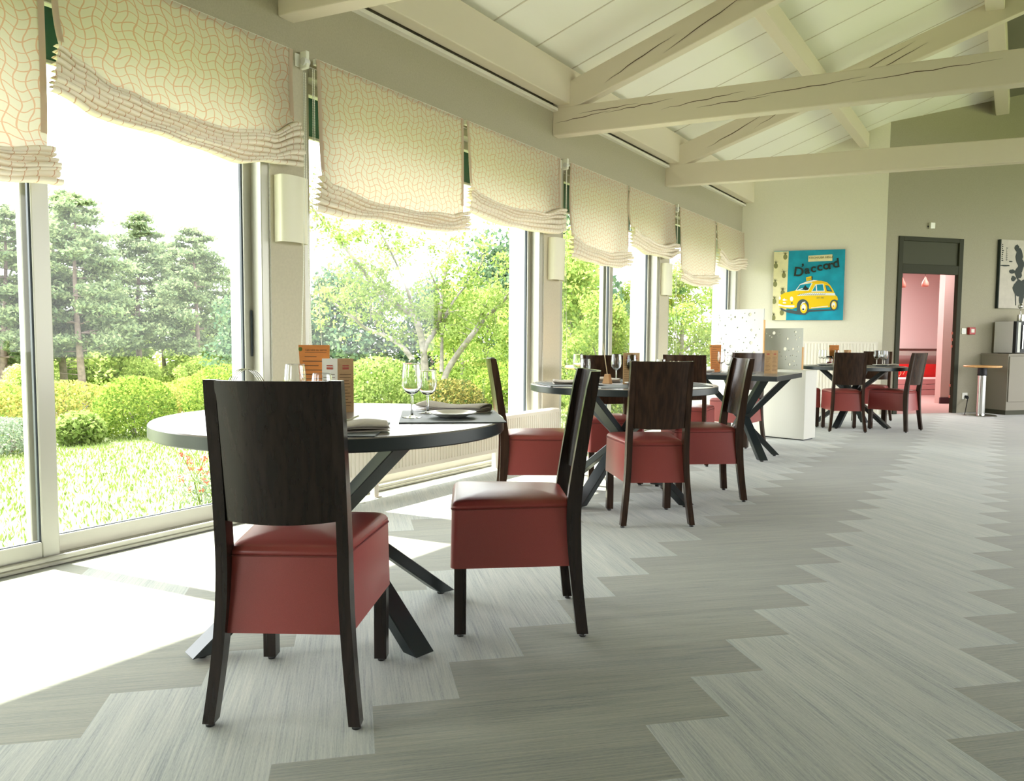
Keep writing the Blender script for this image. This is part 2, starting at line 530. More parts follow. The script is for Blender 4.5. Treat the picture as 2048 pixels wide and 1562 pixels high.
# ---- floor: herringbone carpet planks
P = 0.3567; RHO = 3.9; FO = (-0.8243, 2.9336); PSI = rad(0.97)
def clip(poly, a, b, c):
    """keep a*x+b*y<=c"""
    out = []
    for i in range(len(poly)):
        p, q = poly[i], poly[(i + 1) % len(poly)]
        dp, dq = a * p[0] + b * p[1] - c, a * q[0] + b * q[1] - c
        if dp <= 0: out.append(p)
        if dp * dq < 0:
            t = dp / (dp - dq); out.append((p[0] + t * (q[0] - p[0]), p[1] + t * (q[1] - p[1])))
    return out
bm = NB()
uvl = bm.loops.layers.uv.new('UVMap')
cl = bm.loops.layers.float_color.new('tone')
rnd = random.Random(5)
cpsi, spsi = cos(PSI), sin(PSI)
def l2w(p): return (FO[0] + P * (cpsi * p[0] - spsi * p[1]), FO[1] + P * (spsi * p[0] + cpsi * p[1]))
def add_plank(o, e1, e2, tone):
    # o origin corner, e1 long vector, e2 short vector, lattice units
    c = [o, (o[0] + e1[0], o[1] + e1[1]), (o[0] + e1[0] + e2[0], o[1] + e1[1] + e2[1]), (o[0] + e2[0], o[1] + e2[1])]
    w_ = [l2w(q) for q in c]
    if max(q[0] for q in w_) < WX or min(q[0] for q in w_) > XR + .2 or max(q[1] for q in w_) < YN or min(q[1] for q in w_) > 22: return
    L1 = Vector((w_[1][0] - w_[0][0], w_[1][1] - w_[0][1])); L2 = Vector((w_[3][0] - w_[0][0], w_[3][1] - w_[0][1]))
    off = (rnd.random() * 50, rnd.random() * 50); t_ = rnd.uniform(0.93, 1.07)
    base = clip(clip(w_, -1, 0, -(WX - 0.01)), 1, 0, XR + .05)
    base = clip(base, 0, -1, -YN)
    if len(base) < 3: return
    pieces = [clip(base, 1, 0, C0.x), clip(base, -1, 0, -C0.x)]
    nE = (-Ed.y, Ed.x); nD = (Dn.x, Dn.y)
    pieces = [clip(pieces[0], nE[0], nE[1], nE[0] * E0.x + nE[1] * E0.y + .02), clip(pieces[1], nD[0], nD[1], nD[0] * C0.x + nD[1] * C0.y + .1)]
    for pc in pieces:
        if len(pc) < 3: continue
        try: f = bm.faces.new([bm.verts.new((q[0], q[1], 0)) for q in pc])
        except ValueError: continue
        for l in f.loops:
            d = Vector((l.vert.co.x - w_[0][0], l.vert.co.y - w_[0][1]))
            l[uvl].uv = (off[0] + d.dot(L1.normalized()), off[1] + d.dot(L2.normalized()))
            l[cl] = (tone[0] * t_, tone[1] * t_, tone[2] * t_, 1)
LT = (0.42, 0.43, 0.39); DK = (0.25, 0.25, 0.19)  # two plank tones stand in for pile sheen changing with direction
h = RHO / 2
for k in range(-5, 8):
    for n in range(-24, 60):
        ox = RHO * k
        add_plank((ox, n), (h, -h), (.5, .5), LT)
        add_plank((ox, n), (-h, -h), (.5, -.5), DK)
floor = struct(obj('floor', bm, 'carpet'), 'grey carpet planks laid in a herringbone zigzag')

# ---- window wall
def wallbox(name, x0, x1, y0, y1, z0, z1, mats):
    bm = NB()
    v, f = hexa(bm, [(x0, y0, z0), (x1, y0, z0), (x1, y1, z0), (x0, y1, z0), (x0, y0, z1), (x1, y0, z1), (x1, y1, z1), (x0, y1, z1)])
    return bm
WIN = [(-2.6, 0.10), (0.35, 2.87), (3.12, 5.90), (6.20, 8.57), (8.85, 11.58)]  # first span continues the row out of view, added for light and reflections
WTOP = 2.70
bm = NB()
def wb(y0, y1, z0, z1, mi):
    v, f = hexa(bm, [(EX, y0, z0), (WX, y0, z0), (WX, y1, z0), (EX, y1, z0), (EX, y0, z1), (WX, y0, z1), (WX, y1, z1), (EX, y1, z1)], 2)
    f[3].material_index = mi
ys = [YN] + [v for w_ in WIN for v in w_] + [11.80]
for i in range(0, len(ys), 2):
    wb(ys[i], ys[i + 1], 0, WTOP, 0)
wb(YN, 11.80, WTOP, roofz(WX) + .05, 1)
wb(YN, 11.80, -0.35, -0.001, 2)
struct(obj('wall_left', bm, ['wall', 'wallband', 'ext']), 'window wall with sand painted pillars and taupe band above')

def window(idx, y0, y1, kind):
    root = bpy.data.objects.new('window_%d' % idx, None); COL.objects.link(root); struct(root)
    root.location = (WX, y0, 0)
    W_ = y1 - y0
    def fr(name, boxes, mat='alu', parent=root):
        b_ = NB()
        for q in boxes: box(b_, *q, bev=0.004, seg=1)
        return obj(name, fixn(b_), mat, parent)
    # outer frame lining the reveal, local x from -0.02 (inside) to -0.24
    fr('frame', [(-0.24, -0.012, 0, 0.055, 0, WTOP), (-0.24, -0.012, W_ - 0.055, W_, 0, WTOP), (-0.24, -0.012, 0.055, W_ - 0.055, WTOP - 0.06, WTOP), (-0.24, -0.005, 0.056, W_ - 0.056, 0.001, 0.022),
                 (-0.033, -0.007, 0.057, W_ - 0.057, 0.022, 0.045), (-0.13, -0.105, 0.057, W_ - 0.057, 0.022, 0.04)])
    def sash(x0, x1, a, b):
        zt = WTOP - 0.05
        s = fr('sash', [(x0, x1, a, a + 0.075, 0.03, zt), (x0, x1, b - 0.075, b, 0.03, zt), (x0, x1, a + .0752, b - .0752, 0.03, 0.115), (x0, x1, a + .0752, b - .0752, zt - 0.075, zt)])
        fr('seal', [(x0 + 0.012, x1 - 0.012, a + 0.07, a + 0.082, 0.11, zt - .07), (x0 + 0.012, x1 - 0.012, b - 0.082, b - 0.07, 0.11, zt - .07),
                    (x0 + 0.012, x1 - 0.012, a + 0.07, b - 0.07, 0.11, 0.119)], 'seal', s)
        b_ = NB(); xm = (x0 + x1) / 2
        face(b_, [(xm, a + .07, .11), (xm, b - .07, .11), (xm, b - .07, zt - .07), (xm, a + .07, zt - .07)])
        obj('pane', b_, 'glass', s)
        return s
    if kind == 'slide':
        ym = 1.68 - y0 if idx == 2 else W_ / 2
        sash(-0.085, -0.035, 0.03, ym)
        s = sash(-0.155, -0.105, ym - 0.09, W_ - 0.03)
        if idx == 2:
            hb = NB(); box(hb, -0.100, -0.094, W_ - .075, W_ - .06, 0.95, 1.22, bev=.003, seg=1)
            obj('handle', hb, 'seal', s)
    elif kind == 'fixed':
        sash(-0.155, -0.105, 0.03, W_ - 0.03)
    return root
window(1, *WIN[0], 'slide'); window(2, *WIN[1], 'slide'); window(3, *WIN[2], 'fixed'); window(4, *WIN[3], 'slide'); window(5, *WIN[4], 'fixed')

# ---- far wall (cream), door wall (dark)
def vwall(name, p, d, n, s0, s1, thick, mat, holes=None, label=None, ztop=None):
    """vertical wall from p + s*d; inner face at p, body towards +n; holes [(s0,s1,z0,z1)]"""
    b_ = NB()
    def top(q): return roofz(q.x) + .03 if q.x < RX else roofzr(q.x) + .03
    def slab(a, b, z0, z1=None):
        k = max(1, int((b - a) / 0.5))
        for i in range(k):
            u, v = a + (b - a) * i / k, a + (b - a) * (i + 1) / k
            A, B = p + d * u, p + d * v
            An, Bn = A + n * thick, B + n * thick
            hexa(b_, [(A.x, A.y, z0), (B.x, B.y, z0), (Bn.x, Bn.y, z0), (An.x, An.y, z0),
                      (A.x, A.y, top(A) if z1 is None else z1), (B.x, B.y, top(B) if z1 is None else z1), (Bn.x, Bn.y, top(B) if z1 is None else z1), (An.x, An.y, top(A) if z1 is None else z1)])
    if holes:
        a = s0
        for (h0, h1, z0, z1) in holes:
            slab(a, h0, 0); slab(h0, h1, z1)
            if z0 > 0: slab(h0, h1, 0, z0)
            a = h1
        slab(a, s1, 0)
    else: slab(s0, s1, 0)
    return struct(obj(name, fixn(b_), mat), label)
En = Vector((-Ed.y, Ed.x, 0))
vwall('wall_far', E0, Ed, En, -0.42, (C0 - E0).length + .0, 0.12, 'wallend', label='cream painted far wall beside the windows')
vwall('wall_door', C0, Dd, Dn, 0.0, 12.6, 0.06, 'walldark', holes=[(0.215, 1.39, 0, 2.64)], label='dark taupe wall around the doorway')
# right and near walls, out of view; openings added to let in fill daylight
def plainwall(name, axis, at, a0, a1, openings, mat, label):
    b_ = NB()
    def slab(u, v, z0, z1):
        if axis == 'x':
            hexa(b_, [(at, u, z0), (at + .2, u, z0), (at + .2, v, z0), (at, v, z0), (at, u, z1), (at + .2, u, z1), (at + .2, v, z1), (at, v, z1)])
        else:
            hexa(b_, [(u, at - .2, z0), (v, at - .2, z0), (v, at, z0), (u, at, z0), (u, at - .2, z1), (v, at - .2, z1), (v, at, z1), (u, at, z1)])
    a = a0
    zt = roofzr(XR) + .03 if axis == 'x' else None
    for (u, v, z0, z1) in openings:
        slab(a, u, 0, zt or 3.4)
        if z0 > 0: slab(u, v, 0, z0)
        slab(u, v, z1, zt or 3.4); a = v
    slab(a, a1, 0, zt or 3.4)
    if axis == 'y':
        pts = [(a0, 3.4), (a1, 3.4), (a1, roofzr(a1) + .03), (RX, RZ + .03), (a0, roofz(a0) + .03)]
        A = [b_.verts.new((x, at, z)) for x, z in pts]; B = [b_.verts.new((x, at - .2, z)) for x, z in pts]
        b_.faces.new(A); b_.faces.new(B[::-1])
        for i in range(len(pts)):
            j = (i + 1) % len(pts); b_.faces.new((A[i], B[i], B[j], A[j]))
    return struct(obj(name, fixn(b_), mat), label)
plainwall('wall_right', 'x', XR, YN, 22.0, [(4.0, 17.0, .3, 4.1)], 'wall', 'sand painted wall on the right with an unseen opening added for fill light')
plainwall('wall_near', 'y', YN, WX, XR + .2, [(-2.6, -1.2, .9, 2.2)], 'wall', 'sand painted wall behind the camera with an unseen opening added for fill light')

# ---- ceiling
bm = NB()
Y0c, Y1c = YN - .1, 22.0
def rf(x, y, o=0): return (x, y, (roofz(x) if x <= RX else roofzr(x)) + o)
XL = EX - 0.15
hexa(bm, [rf(XL, Y0c), rf(XM, Y0c), rf(XM, Y1c), rf(XL, Y1c), rf(XL, Y0c, .15), rf(XM, Y0c, .15), rf(XM, Y1c, .15), rf(XL, Y1c, .15)], 0)
hexa(bm, [rf(XM, Y0c), rf(RX, Y0c), rf(RX, Y1c), rf(XM, Y1c), rf(XM, Y0c, .15), rf(RX, Y0c, .15), rf(RX, Y1c, .15), rf(XM, Y1c, .15)], 2)
hexa(bm, [rf(RX, Y0c), rf(XR + .2, Y0c), rf(XR + .2, Y1c), rf(RX, Y1c), rf(RX, Y0c, .15), rf(XR + .2, Y0c, .15), rf(XR + .2, Y1c, .15), rf(RX, Y1c, .15)], 2)
ta = math.tan(rad(8.5))
for k in range(-8, 26):
    y = 4.30 + .62 * k + (WX - WX)
    pts = []
    for (x, dy) in ((WX, -.006), (XM, -.006), (XM, .006), (WX, .006)):
        yy = y + (x - WX) * ta + dy
        pts.append((x, yy))
    if pts[1][1] > Y1c: continue
    hexa(bm, [rf(x, yy, -.005) for x, yy in pts] + [rf(x, yy, .001) for x, yy in pts], 1)
struct(obj('ceiling', fixn(bm), ['ceil', 'joint', 'ceildark']), 'sloping white ceiling of long panels')

# ---- beams
def beam(bm, a, b, up, side, hgt, wid, mi=0):
    """box from a to b (bottom edge, camera-side), extends hgt along up and wid along side; with UV along length"""
    uvn = bm.loops.layers.uv.verify()
    up, side = Vector(up), Vector(side); a, b = Vector(a), Vector(b)
    c = [a, b, b + side * wid, a + side * wid]
    v, fs = hexa(bm, c + [p + up * hgt for p in c], mi)
    L = (b - a).normalized()
    es = list({e for q in fs for e in q.edges})
    r = bmesh.ops.bevel(bm, geom=es, offset=.009, segments=2, affect='EDGES', profile=0.5)
    off = random.random() * 30
    for f in set(fs) | set(r['faces']):
        if not f.is_valid: continue
        for l in f.loops:
            d = l.vert.co - a
            l[uvn].uv = (off + d.dot(L), off + d.dot(up) + d.dot(side))
def crack(bm, o, L, up, nrm, pts, mi=0):
    """thin dark split following pts (s, h, width) on a beam face"""
    for (s0, h0, w0), (s1, h1, w1) in zip(pts, pts[1:]):
        q = [o + L * s0 + up * (h0 - w0), o + L * s1 + up * (h1 - w1), o + L * s1 + up * (h1 + w1), o + L * s0 + up * (h0 + w0)]
        face(bm, [p + nrm * .0012 for p in q], mi)
random.seed(11)
def truss(y0, ang, zb, label, crk=()):
    root = thing('roof_truss', label, 'roof truss', (WX, y0, 0), 0, 'painted roof trusses')
    L = Vector((cos(rad(ang)), sin(rad(ang)), 0)); n = Vector((-L.y, L.x, 0))
    span = (XR - WX) / L.x
    b_ = NB()
    beam(b_, (0, 0, zb), L * span + Vector((0, 0, zb)), (0, 0, 1), n, .25, .12)
    tb = obj('tie_beam', b_, 'beam', root)
    b_ = NB()
    sl = 0.385 / cos(0) * L.x
    Rd = Vector((L.x, L.y, sl)).normalized(); Ru = Vector((-L.x * sl, -L.y * sl, 1)).normalized()
    rl = (RX - WX) / L.x / Vector((L.x, L.y, 0)).length * sqrt(1 + sl * sl)
    beam(b_, Vector((0, .0, zb + .155)) + n * .002, Vector((0, 0, zb + .155)) + n * .002 + Rd * rl, Ru, n, .24, .115)
    obj('rafter', b_, 'beam', root)
    b_ = NB()
    A = L * span + Vector((0, 0, zb + .155)); Rd2 = Vector((-L.x, -L.y, sl)).normalized(); Ru2 = Vector((L.x * sl, L.y * sl, 1)).normalized()
    beam(b_, A + n * .002, A + n * .002 + Rd2 * rl * 1.02, Ru2, n, .24, .115)
    obj('rafter', b_, 'beam', root)
    cb = NB()
    rs = random.Random(int(y0 * 10))
    o1 = Vector((0, 0, zb))
    for (s0, s1, h0, h1) in crk:
        k = 9; pts = []
        for i in range(k + 1):
            t = i / k
            pts.append((s0 + (s1 - s0) * t, h0 + (h1 - h0) * t + rs.uniform(-.006, .006), .0028 * sin(pi * t) + .0003))
        crack(cb, o1, L, Vector((0, 0, 1)), -n, pts)
        obj('crack', cb, 'crack', tb); cb = NB()
    for (s0, s1, h0, h1) in [(.55, 1.25, .07, .15), (1.1, 1.9, .05, .17), (1.9, 2.9, .08, .19), (2.3, 3.0, .05, .12)]:
        k = 9; pts = []
        for i in range(k + 1):
            t = i / k
            pts.append((s0 + (s1 - s0) * t, h0 + (h1 - h0) * t + rs.uniform(-.006, .006), .0035 * sin(pi * t) + .0003))
        crack(cb, Vector((0, 0, zb + .155)), Rd, Ru, -n, pts)
        obj('crack', cb, 'crack', root); cb = NB()
    return root
truss(2.938, 10.0, 2.915, 'nearest pale roof truss, only its wall end shows at the top edge')
truss(6.026, 9.9, 2.935, 'middle pale roof truss with long splits in its tie beam', [(.02, .55, .11, .16), (.5, 1.1, .15, .20), (.25, .8, .17, .20), (1.0, 1.7, .12, .19), (1.3, 1.9, .10, .13), (1.7, 2.6, .13, .18), (2.5, 3.5, .15, .19)])
truss(8.671, 12.6, 2.937, 'farthest pale roof truss in front of the painting wall')

def lbeam(name, label, x0, x1, z0, z1, y0, y1, mats='beam', cat='beam'):
    b_ = NB()
    beam(b_, (x0, y0, z0), (x0, y1, z0), (0, 0, 1), (1, 0, 0), z1 - z0, x1 - x0)
    o = obj(name, b_, mats)
    return tag(o, label, cat)
def topcut(x): return roofz(x) - .006
lbeam('wall_plate_beam', 'pale eaves beam running along the top of the window wall', -3.595, -3.475, 3.20, topcut(-3.595), YN + .02, 11.80)
lbeam('roof_purlin', 'pale purlin halfway up the white ceiling, crossing behind the trusses', -2.06, -1.94, 3.915, topcut(-2.06), YN + .02, 12.17)
lbeam('roof_purlin', 'pale purlin where the ceiling turns dark, at the right edge', -.44, -.27, 4.50, topcut(-.44), YN + .02, 13.68)
bm = NB(); box(bm, WX + .001, -3.585, YN + .02, 11.74, 3.150, 3.178)
struct(obj('trim_1', bm, 'trim'), 'narrow white trim under the eaves beam')

# ---- doorway and the pink room behind
def onD(s, off, z): return C0 + Dd * s - Dn * off + Vector((0, 0, z))
def wallthing(name, label, cat, s, z, group=None):
    """a root on the door wall; local x along the wall, local y into the room (-), z up"""
    p = onD(s, 0, z)
    return thing(name, label, cat, p, rad(49), group)
d1 = bpy.data.objects.new('door_1', None); COL.objects.link(d1); struct(d1, 'dark framed doorway to the pink room')
d1.location = C0; d1.rotation_euler = (0, 0, rad(49))
bm = NB()
for q in [(.215, .295, -.02, .05, 0, 2.64), (1.31, 1.39, -.02, .05, 0, 2.64), (.295, 1.31, -.02, .05, 2.575, 2.64), (.295, 1.31, -.018, .05, 2.10, 2.235)]:
    box(bm, *q, bev=.004, seg=1)
obj('door_frame', fixn(bm), 'doorf', d1)
bm = NB(); box(bm, .295, 1.31, .01, .04, 2.235, 2.575); obj('transom_panel', bm, 'doorp', d1)
bm = NB()
for z in (.25, .42, 1.02, 1.12, 1.22): box(bm, 1.300, 1.312, .03, .052, z - .02, z + .02)
obj('hinge', bm, 'salmon', d1)
# pink room shell, local frame of the doorway
def dlocal(name, boxes, mat, parent=None, kind=None, label=None):
    b_ = NB()
    for q in boxes: box(b_, *q)
    o = obj(name, fixn(b_), mat)
    o.location = C0; o.rotation_euler = (0, 0, rad(49))
    return o
struct(dlocal('floor_1', [(0.05, 5.5, .0, 5.0, -.05, .002)], 'pinkfloor'), 'pink carpet of the room beyond the door')
struct(dlocal('wall_pink_back', [(0.02, 5.5, 4.4, 4.5, 0, 2.9)], 'pink'), 'pink back wall beyond the door')
struct(dlocal('wall_pink_left', [(0.02, 0.10, .06, 4.4, 0, 2.9)], 'pink'))
struct(dlocal('wall_pink_right', [(5.5, 5.6, .06, 4.5, 0, 2.9)], 'pink'))
struct(dlocal('wall_pink_side', [(2.58, 3.8, 1.5, 1.62, 0, 2.9)], 'pink'), 'pink wall end on the right of the view through the door')
struct(dlocal('baseboard_pink', [(2.56, 3.8, 1.48, 1.50, 0, .11)], 'purple'), 'dark purple skirting on the pink wall')
struct(dlocal('ceiling_1', [(.02, 5.6, .06, 4.5, 2.7, 2.8)], 'pink'))
o = tag(dlocal('window_blind', [(2.6, 5.45, 4.30, 4.33, .95, 2.6)], 'pinkblind'), 'pale pink flat blind seen through the doorway', 'blind')
o = tag(dlocal('handrail', [(2.4, 5.45, 4.18, 4.26, .80, .90)], 'grey'), 'grey horizontal rail below the pink blind', 'rail')
rt = thing('red_banner', 'bright red panel with a pale scribble behind the pink slatted bench', 'panel', C0 + Dn * 4.0 + Dd * 3.9, rad(49))
bm = NB(); box(bm, -1.4, 1.4, 0, .04, .22, .62); obj('panel', bm, 'redp', rt)
bm = NB()
for a, pts in enumerate([[(.10, .47), (.16, .50), (.18, .40), (.12, .38)], [(.22, .44), (.28, .50), (.31, .42), (.26, .36)], [(.34, .50), (.40, .46), (.36, .40)], [(.44, .48), (.50, .50), (.51, .38), (.46, .34), (.44, .36)]]):
    tube(bm, [(x - .2, -.004, z) for x, z in pts], .006, 5)
obj('scribble', bm, 'straw', rt)
bn = thing('slatted_bench', 'pink slatted bench under the red panel beyond the door', 'bench', C0 + Dn * 3.4 + Dd * 3.5, rad(49))
for k in range(3):
    bm = NB(); box(bm, -1.4, 1.4, -.06, .0, -.02 + .115 * k + .02, .105 + .115 * k - .0, bev=.006, seg=1); obj('slat', bm, 'pinkd', bn)
bm = NB(); box(bm, -1.4, 1.4, 0.0, .5, .31, .345, bev=.006, seg=1); obj('seat', bm, 'pinkblind', bn)
for x in (-.9, -.1, .7):
    bm = NB(); box(bm, x, x + .06, .05, .11, .002, .31); obj('leg', bm, 'pinkd', bn)
for i, (s, off, z, lb) in enumerate([(2.155, 1.5, 2.05, 'salmon teardrop pendant lamp hanging in the middle of the doorway view'), (1.68, 1.5, 2.02, 'salmon teardrop pendant lamp half hidden by the left door jamb')]):
    r_ = thing('pendant_lamp', lb, 'lamp', C0 + Dd * s + Dn * off + Vector((0, 0, z)), 0, 'pendant lamps beyond the door')
    bm = NB(); lathe(bm, [(0, 0), (.05, .0), (.058, .03), (.05, .075), (.024, .12), (.010, .165), (.006, .17), (0, .17)], 20); obj('lamp_shade', bm, 'salmon', r_, True)
    bm = NB(); tube(bm, [(0, 0, .16), (0, 0, 2.70 - z)], .003, 6); obj('cord', bm, 'black', r_)
for en_, po_ in ((26, Dn * 2.9 + Dd * 2.0), (4.5, Dn * .8 + Dd * 2.2)):  # unseen area lights added to brighten the room beyond the door
    pl = bpy.data.lights.new('pink_room_fill', 'AREA'); pl.energy = en_; pl.size = .8; pl.color = (1.0, .93, .92)
    plo = bpy.data.objects.new('pink_room_fill', pl); COL.objects.link(plo); plo.location = C0 + po_ + Vector((0, 0, 2.66))

# small fittings on the door wall
r_ = wallthing('wall_sensor', 'small white sensor box on the wall above the doorway', 'sensor', .78, 2.81)
bm = NB(); box(bm, -.04, .04, -.045, -.001, -.045, .045, bev=.006); obj('body', bm, 'plastic', r_)
bm = NB(); box(bm, -.06, -.042, -.012, -.001, -.02, 0); obj('cable_stub', bm, 'black', r_)
r_ = wallthing('light_switch', 'white switch plate to the left of the red call point', 'switch', 1.475, 1.252)
bm = NB(); box(bm, -.045, .04, -.012, -.001, -.045, .045, bev=.004); obj('plate', bm, 'plastic', r_)
bm = NB(); box(bm, -.025, .02, -.017, -.011, -.03, .03, bev=.003); obj('rocker', bm, 'white', r_)
r_ = wallthing('fire_call_point', 'red square fire call point beside the door', 'alarm', 1.595, 1.256)
bm = NB(); box(bm, -.055, .055, -.05, -.001, -.055, .055, bev=.006); obj('case', bm, 'redcall', r_)
bm = NB(); box(bm, -.03, .03, -.055, -.049, -.025, .028, bev=.002); obj('glass', bm, 'card', r_)
r_ = wallthing('wall_socket', 'white wall socket low on the wall by the pedestal table', 'socket', 1.545, .256)
bm = NB(); box(bm, -.05, .05, -.012, -.001, -.05, .05, bev=.004); obj('plate', bm, 'plastic', r_)
r_ = thing('power_cable', 'black power cable hanging from the wall socket to the floor', 'cable', (0, 0, 0))
S0 = onD(1.555, .014, .25); bm = NB(); 
tube(bm, [S0, S0 - Dn * .03, S0 - Dn * .04 + Vector((0, 0, -.03))], .02, 10); obj('plug', bm, 'black', r_)
PED = Vector((-.43, 12.97, 0))
bm = NB(); S1 = S0 - Dn * .04 + Vector((0, 0, -.04)); E1 = PED + Vector((-.20, -.06, .015))
pts = []
for i in range(15):
    t = i / 14
    q = S1.lerp(E1, t); q.z = S1.z * (1 - t) ** 1.6 + .012; pts.append(q)
tube(bm, pts, .006, 6); obj('cord', bm, 'black', r_)

def pedestal(loc, ztop, r, label, k=1.0):
    r_ = thing('pedestal_table', label, 'table', loc)
    bm = NB(); lathe(bm, [(0, ztop - .028), (r - .008, ztop - .028), (r, ztop - .02), (r, ztop - .006), (r - .006, ztop), (0, ztop)], 40); obj('tabletop', bm, 'lightwood', r_, 'auto')
    bm = NB(); lathe(bm, [(.062, ztop - .15), (.066, ztop - .14), (.060, ztop - .13), (.060, ztop - .029)], 24); obj('collar', bm, 'black', r_, 'auto')
    bm = NB(); lathe(bm, [(.056, .02), (.056, ztop - .14)], 28); obj('column', bm, 'steel', r_, True)
    bm = NB(); lathe(bm, [(0, .001), (.21, .001), (.21, .012), (.19, .02), (0, .022)], 36); obj('base', bm, 'steel', r_, 'auto')
    return r_
pedestal(PED, .745, .245, 'small pedestal table with round wooden top beside the doorway')
pedestal((-3.12, 6.03, 0), .835, .31, 'round light wooden pedestal table between the windows behind second table')

# cabinet, machine, cups, painting on the right
r_ = wallthing('sideboard_cabinet', 'taupe cabinet against the dark wall at the right edge', 'cabinet', 1.83, 0)
bm = NB(); box(bm, 0, 1.6, -.47, -.003, .07, .885); obj('body', bm, 'cab', r_)
bm = NB(); box(bm, .02, 1.58, -.45, -.02, .0, .07); obj('plinth', bm, 'doorp', r_)
bm = NB(); box(bm, -.01, 1.61, -.485, -.002, .885, .915, bev=.003, seg=1); obj('countertop', bm, 'cab', r_)
for a in (.015, .81):
    bm = NB(); box(bm, a, a + .775, -.488, -.471, .20, .875, bev=.002, seg=1); dr_ = obj('door', bm, 'cab', r_)
    bm = NB(); box(bm, a + .70, a + .715, -.505, -.488, .62, .78); obj('handle', bm, 'steel', dr_)
r_ = wallthing('bottle_cooler', 'white and black glass fronted drinks cooler standing on the cabinet', 'cooler', 2.02, .916)
bm = NB(); box(bm, 0, .55, -.36, -.04, .01, .485, bev=.006); obj('body', bm, 'white', r_)
bm = NB(); box(bm, 0, .55, -.415, -.361, .01, .485, bev=.004); dr_ = obj('door', bm, 'black', r_)
bm = NB(); box(bm, .10, .118, -.44, -.415, .07, .43, bev=.004); obj('handle', bm, 'steel', dr_)
bm = NB(); box(bm, .03, .08, -.418, -.414, .02, .47); obj('frame_strip', bm, 'grey', dr_)
bm = NB(); box(bm, 0.02, .07, -.3, -.1, 0, .012); obj('foot', bm, 'black', r_)
for i, (s, lb) in enumerate([(2.28, 'chrome pot with a spoon on top of the drinks cooler'), (2.40, 'empty chrome pot right of the one with a spoon')]):
    r_ = wallthing('chrome_pot', lb, 'pot', s, 1.402, 'chrome pots on the cooler')
    r_.location = r_.location - Dn * .25
    bm = NB(); lathe(bm, [(0, .0), (.048, .0), (.05, .01), (.05, .105), (.046, .107), (.045, .01), (0, .012)], 24); obj('body', bm, 'steel', r_, 'auto')
    if i == 0:
        bm = NB(); tube(bm, [(0.02, 0, .02), (-.01, 0, .14), (-.02, 0, .20)], [.005, .005, .008], 6)
        lathe(bm, [(0, .19), (.03, .21), (.035, .24), (.02, .265), (0, .27)], 12, cx=-.02); obj('spoon', bm, 'steel', r_, True)
# black and white painting
r_ = wallthing('canvas_painting', 'black and white painting of a dark figure at the right edge', 'painting', 2.06, 1.61, 'paintings')
bm = NB(); box(bm, 0, 1.05, -.045, -.003, 0, 1.05, 0)
obj('canvas', bm, 'p_bw', r_)
bm = NB()
def pf(poly, y=-.047):
    pts = [(x, y, z) for x, z in poly]; face(bm, pts)
box(bm, -.012, .006, -.047, -.002, -.002, 1.052)
rs = random.Random(4)
for k in range(9):
    z = .98 - k * .03; pf([(.02, z), (.035 + rs.random() * .03, z), (.035 + rs.random() * .02, z - .018), (.02, z - .016)])
for k in range(7):
    z = .93 - k * .03; pf([(.10, z), (.12 + rs.random() * .03, z - .004), (.11, z - .018)])
def blob(cx, cz, rx, rz, n=14, j=.18):
    pf([(cx + rx * cos(2 * pi * i / n) * (1 + rs.uniform(-j, j)), cz + rz * sin(2 * pi * i / n) * (1 + rs.uniform(-j, j))) for i in range(n)], -.0472 - rs.random() * .0005)
blob(.31, .93, .045, .05); blob(.36, .80, .07, .13, j=.1); blob(.40, .66, .06, .12); blob(.36, .55, .07, .10); blob(.24, .57, .06, .03)
blob(.10, .655, .09, .012); blob(.20, .72, .04, .008); blob(.40, .32, .14, .12, j=.25); blob(.44, .18, .05, .12); blob(.27, .46, .045, .04); blob(.52, .40, .10, .06); blob(.62, .8, .09, .15)
pf([(.30, .36), (.33, .36), (.35, .05), (.33, .05)]); pf([(.42, .2), (.45, .2), (.46, .02), (.44, .02)])
bmesh.ops.triangulate(bm, faces=[f for f in bm.faces if len(f.verts) > 4])
obj('painted_figure', bm, 'p_blk', r_)
bm = NB(); blob2 = [(.47, .37), (.60, .41), (.70, .39), (.60, .35)]; face(bm, [(x, -.049, z) for x, z in blob2]); obj('painted_accent', bm, 'leafy', r_)
# sculpture at the frame's right edge, high on the wall
r_ = wallthing('wall_figurine', 'cream and blue figurine high on the wall, cut by the right edge', 'ornament', 2.84, 3.40)
bm = NB(); lathe(bm, [(0, 0), (.07, .03), (.10, .10), (.07, .18), (0, .2)], 16, cy=-.12); obj('body', bm, 'p_blue', r_, True)
bm = NB(); lathe(bm, [(0, .17), (.06, .19), (.075, .25), (.05, .31), (0, .33)], 16, cy=-.12); obj('head', bm, 'p_cream', r_, True)

# ---- painting with the yellow car on the far wall
AW, AH = 1.0, 1.05
def art(x, y):
    """coordinates measured on the picture (left 245..1465, top 195..1390) -> metres on the canvas"""
    x0 = 245 - .0294 * (y - 195); return ((x - x0) / 1218 * AW, (1390 - y) / 1205 * AH)
pr = thing('canvas_painting', 'blue painting of a small yellow taxi on the far wall', 'painting', E0 + Ed * .48 + Vector((0, 0, 1.40)), rad(16), 'paintings')
bm = NB(); box(bm, 0, AW, -.04, -.003, 0, AH)
obj('canvas', bm, 'p_side', pr)
am = ['p_blue', 'p_cream', 'p_yel', 'p_yel2', 'p_blk', 'p_gry', 'p_wht', 'p_olv']
bm = NB()
lay = [0]
def ap(pts, mi, y=None):
    lay[0] += 1
    yy = -.0405 - lay[0] * .00008
    q = [art(*p) for p in pts]
    f = face(bm, [(max(.0, min(AW, a)), yy, max(.0, min(AH, b))) for a, b in q], mi)
    return f
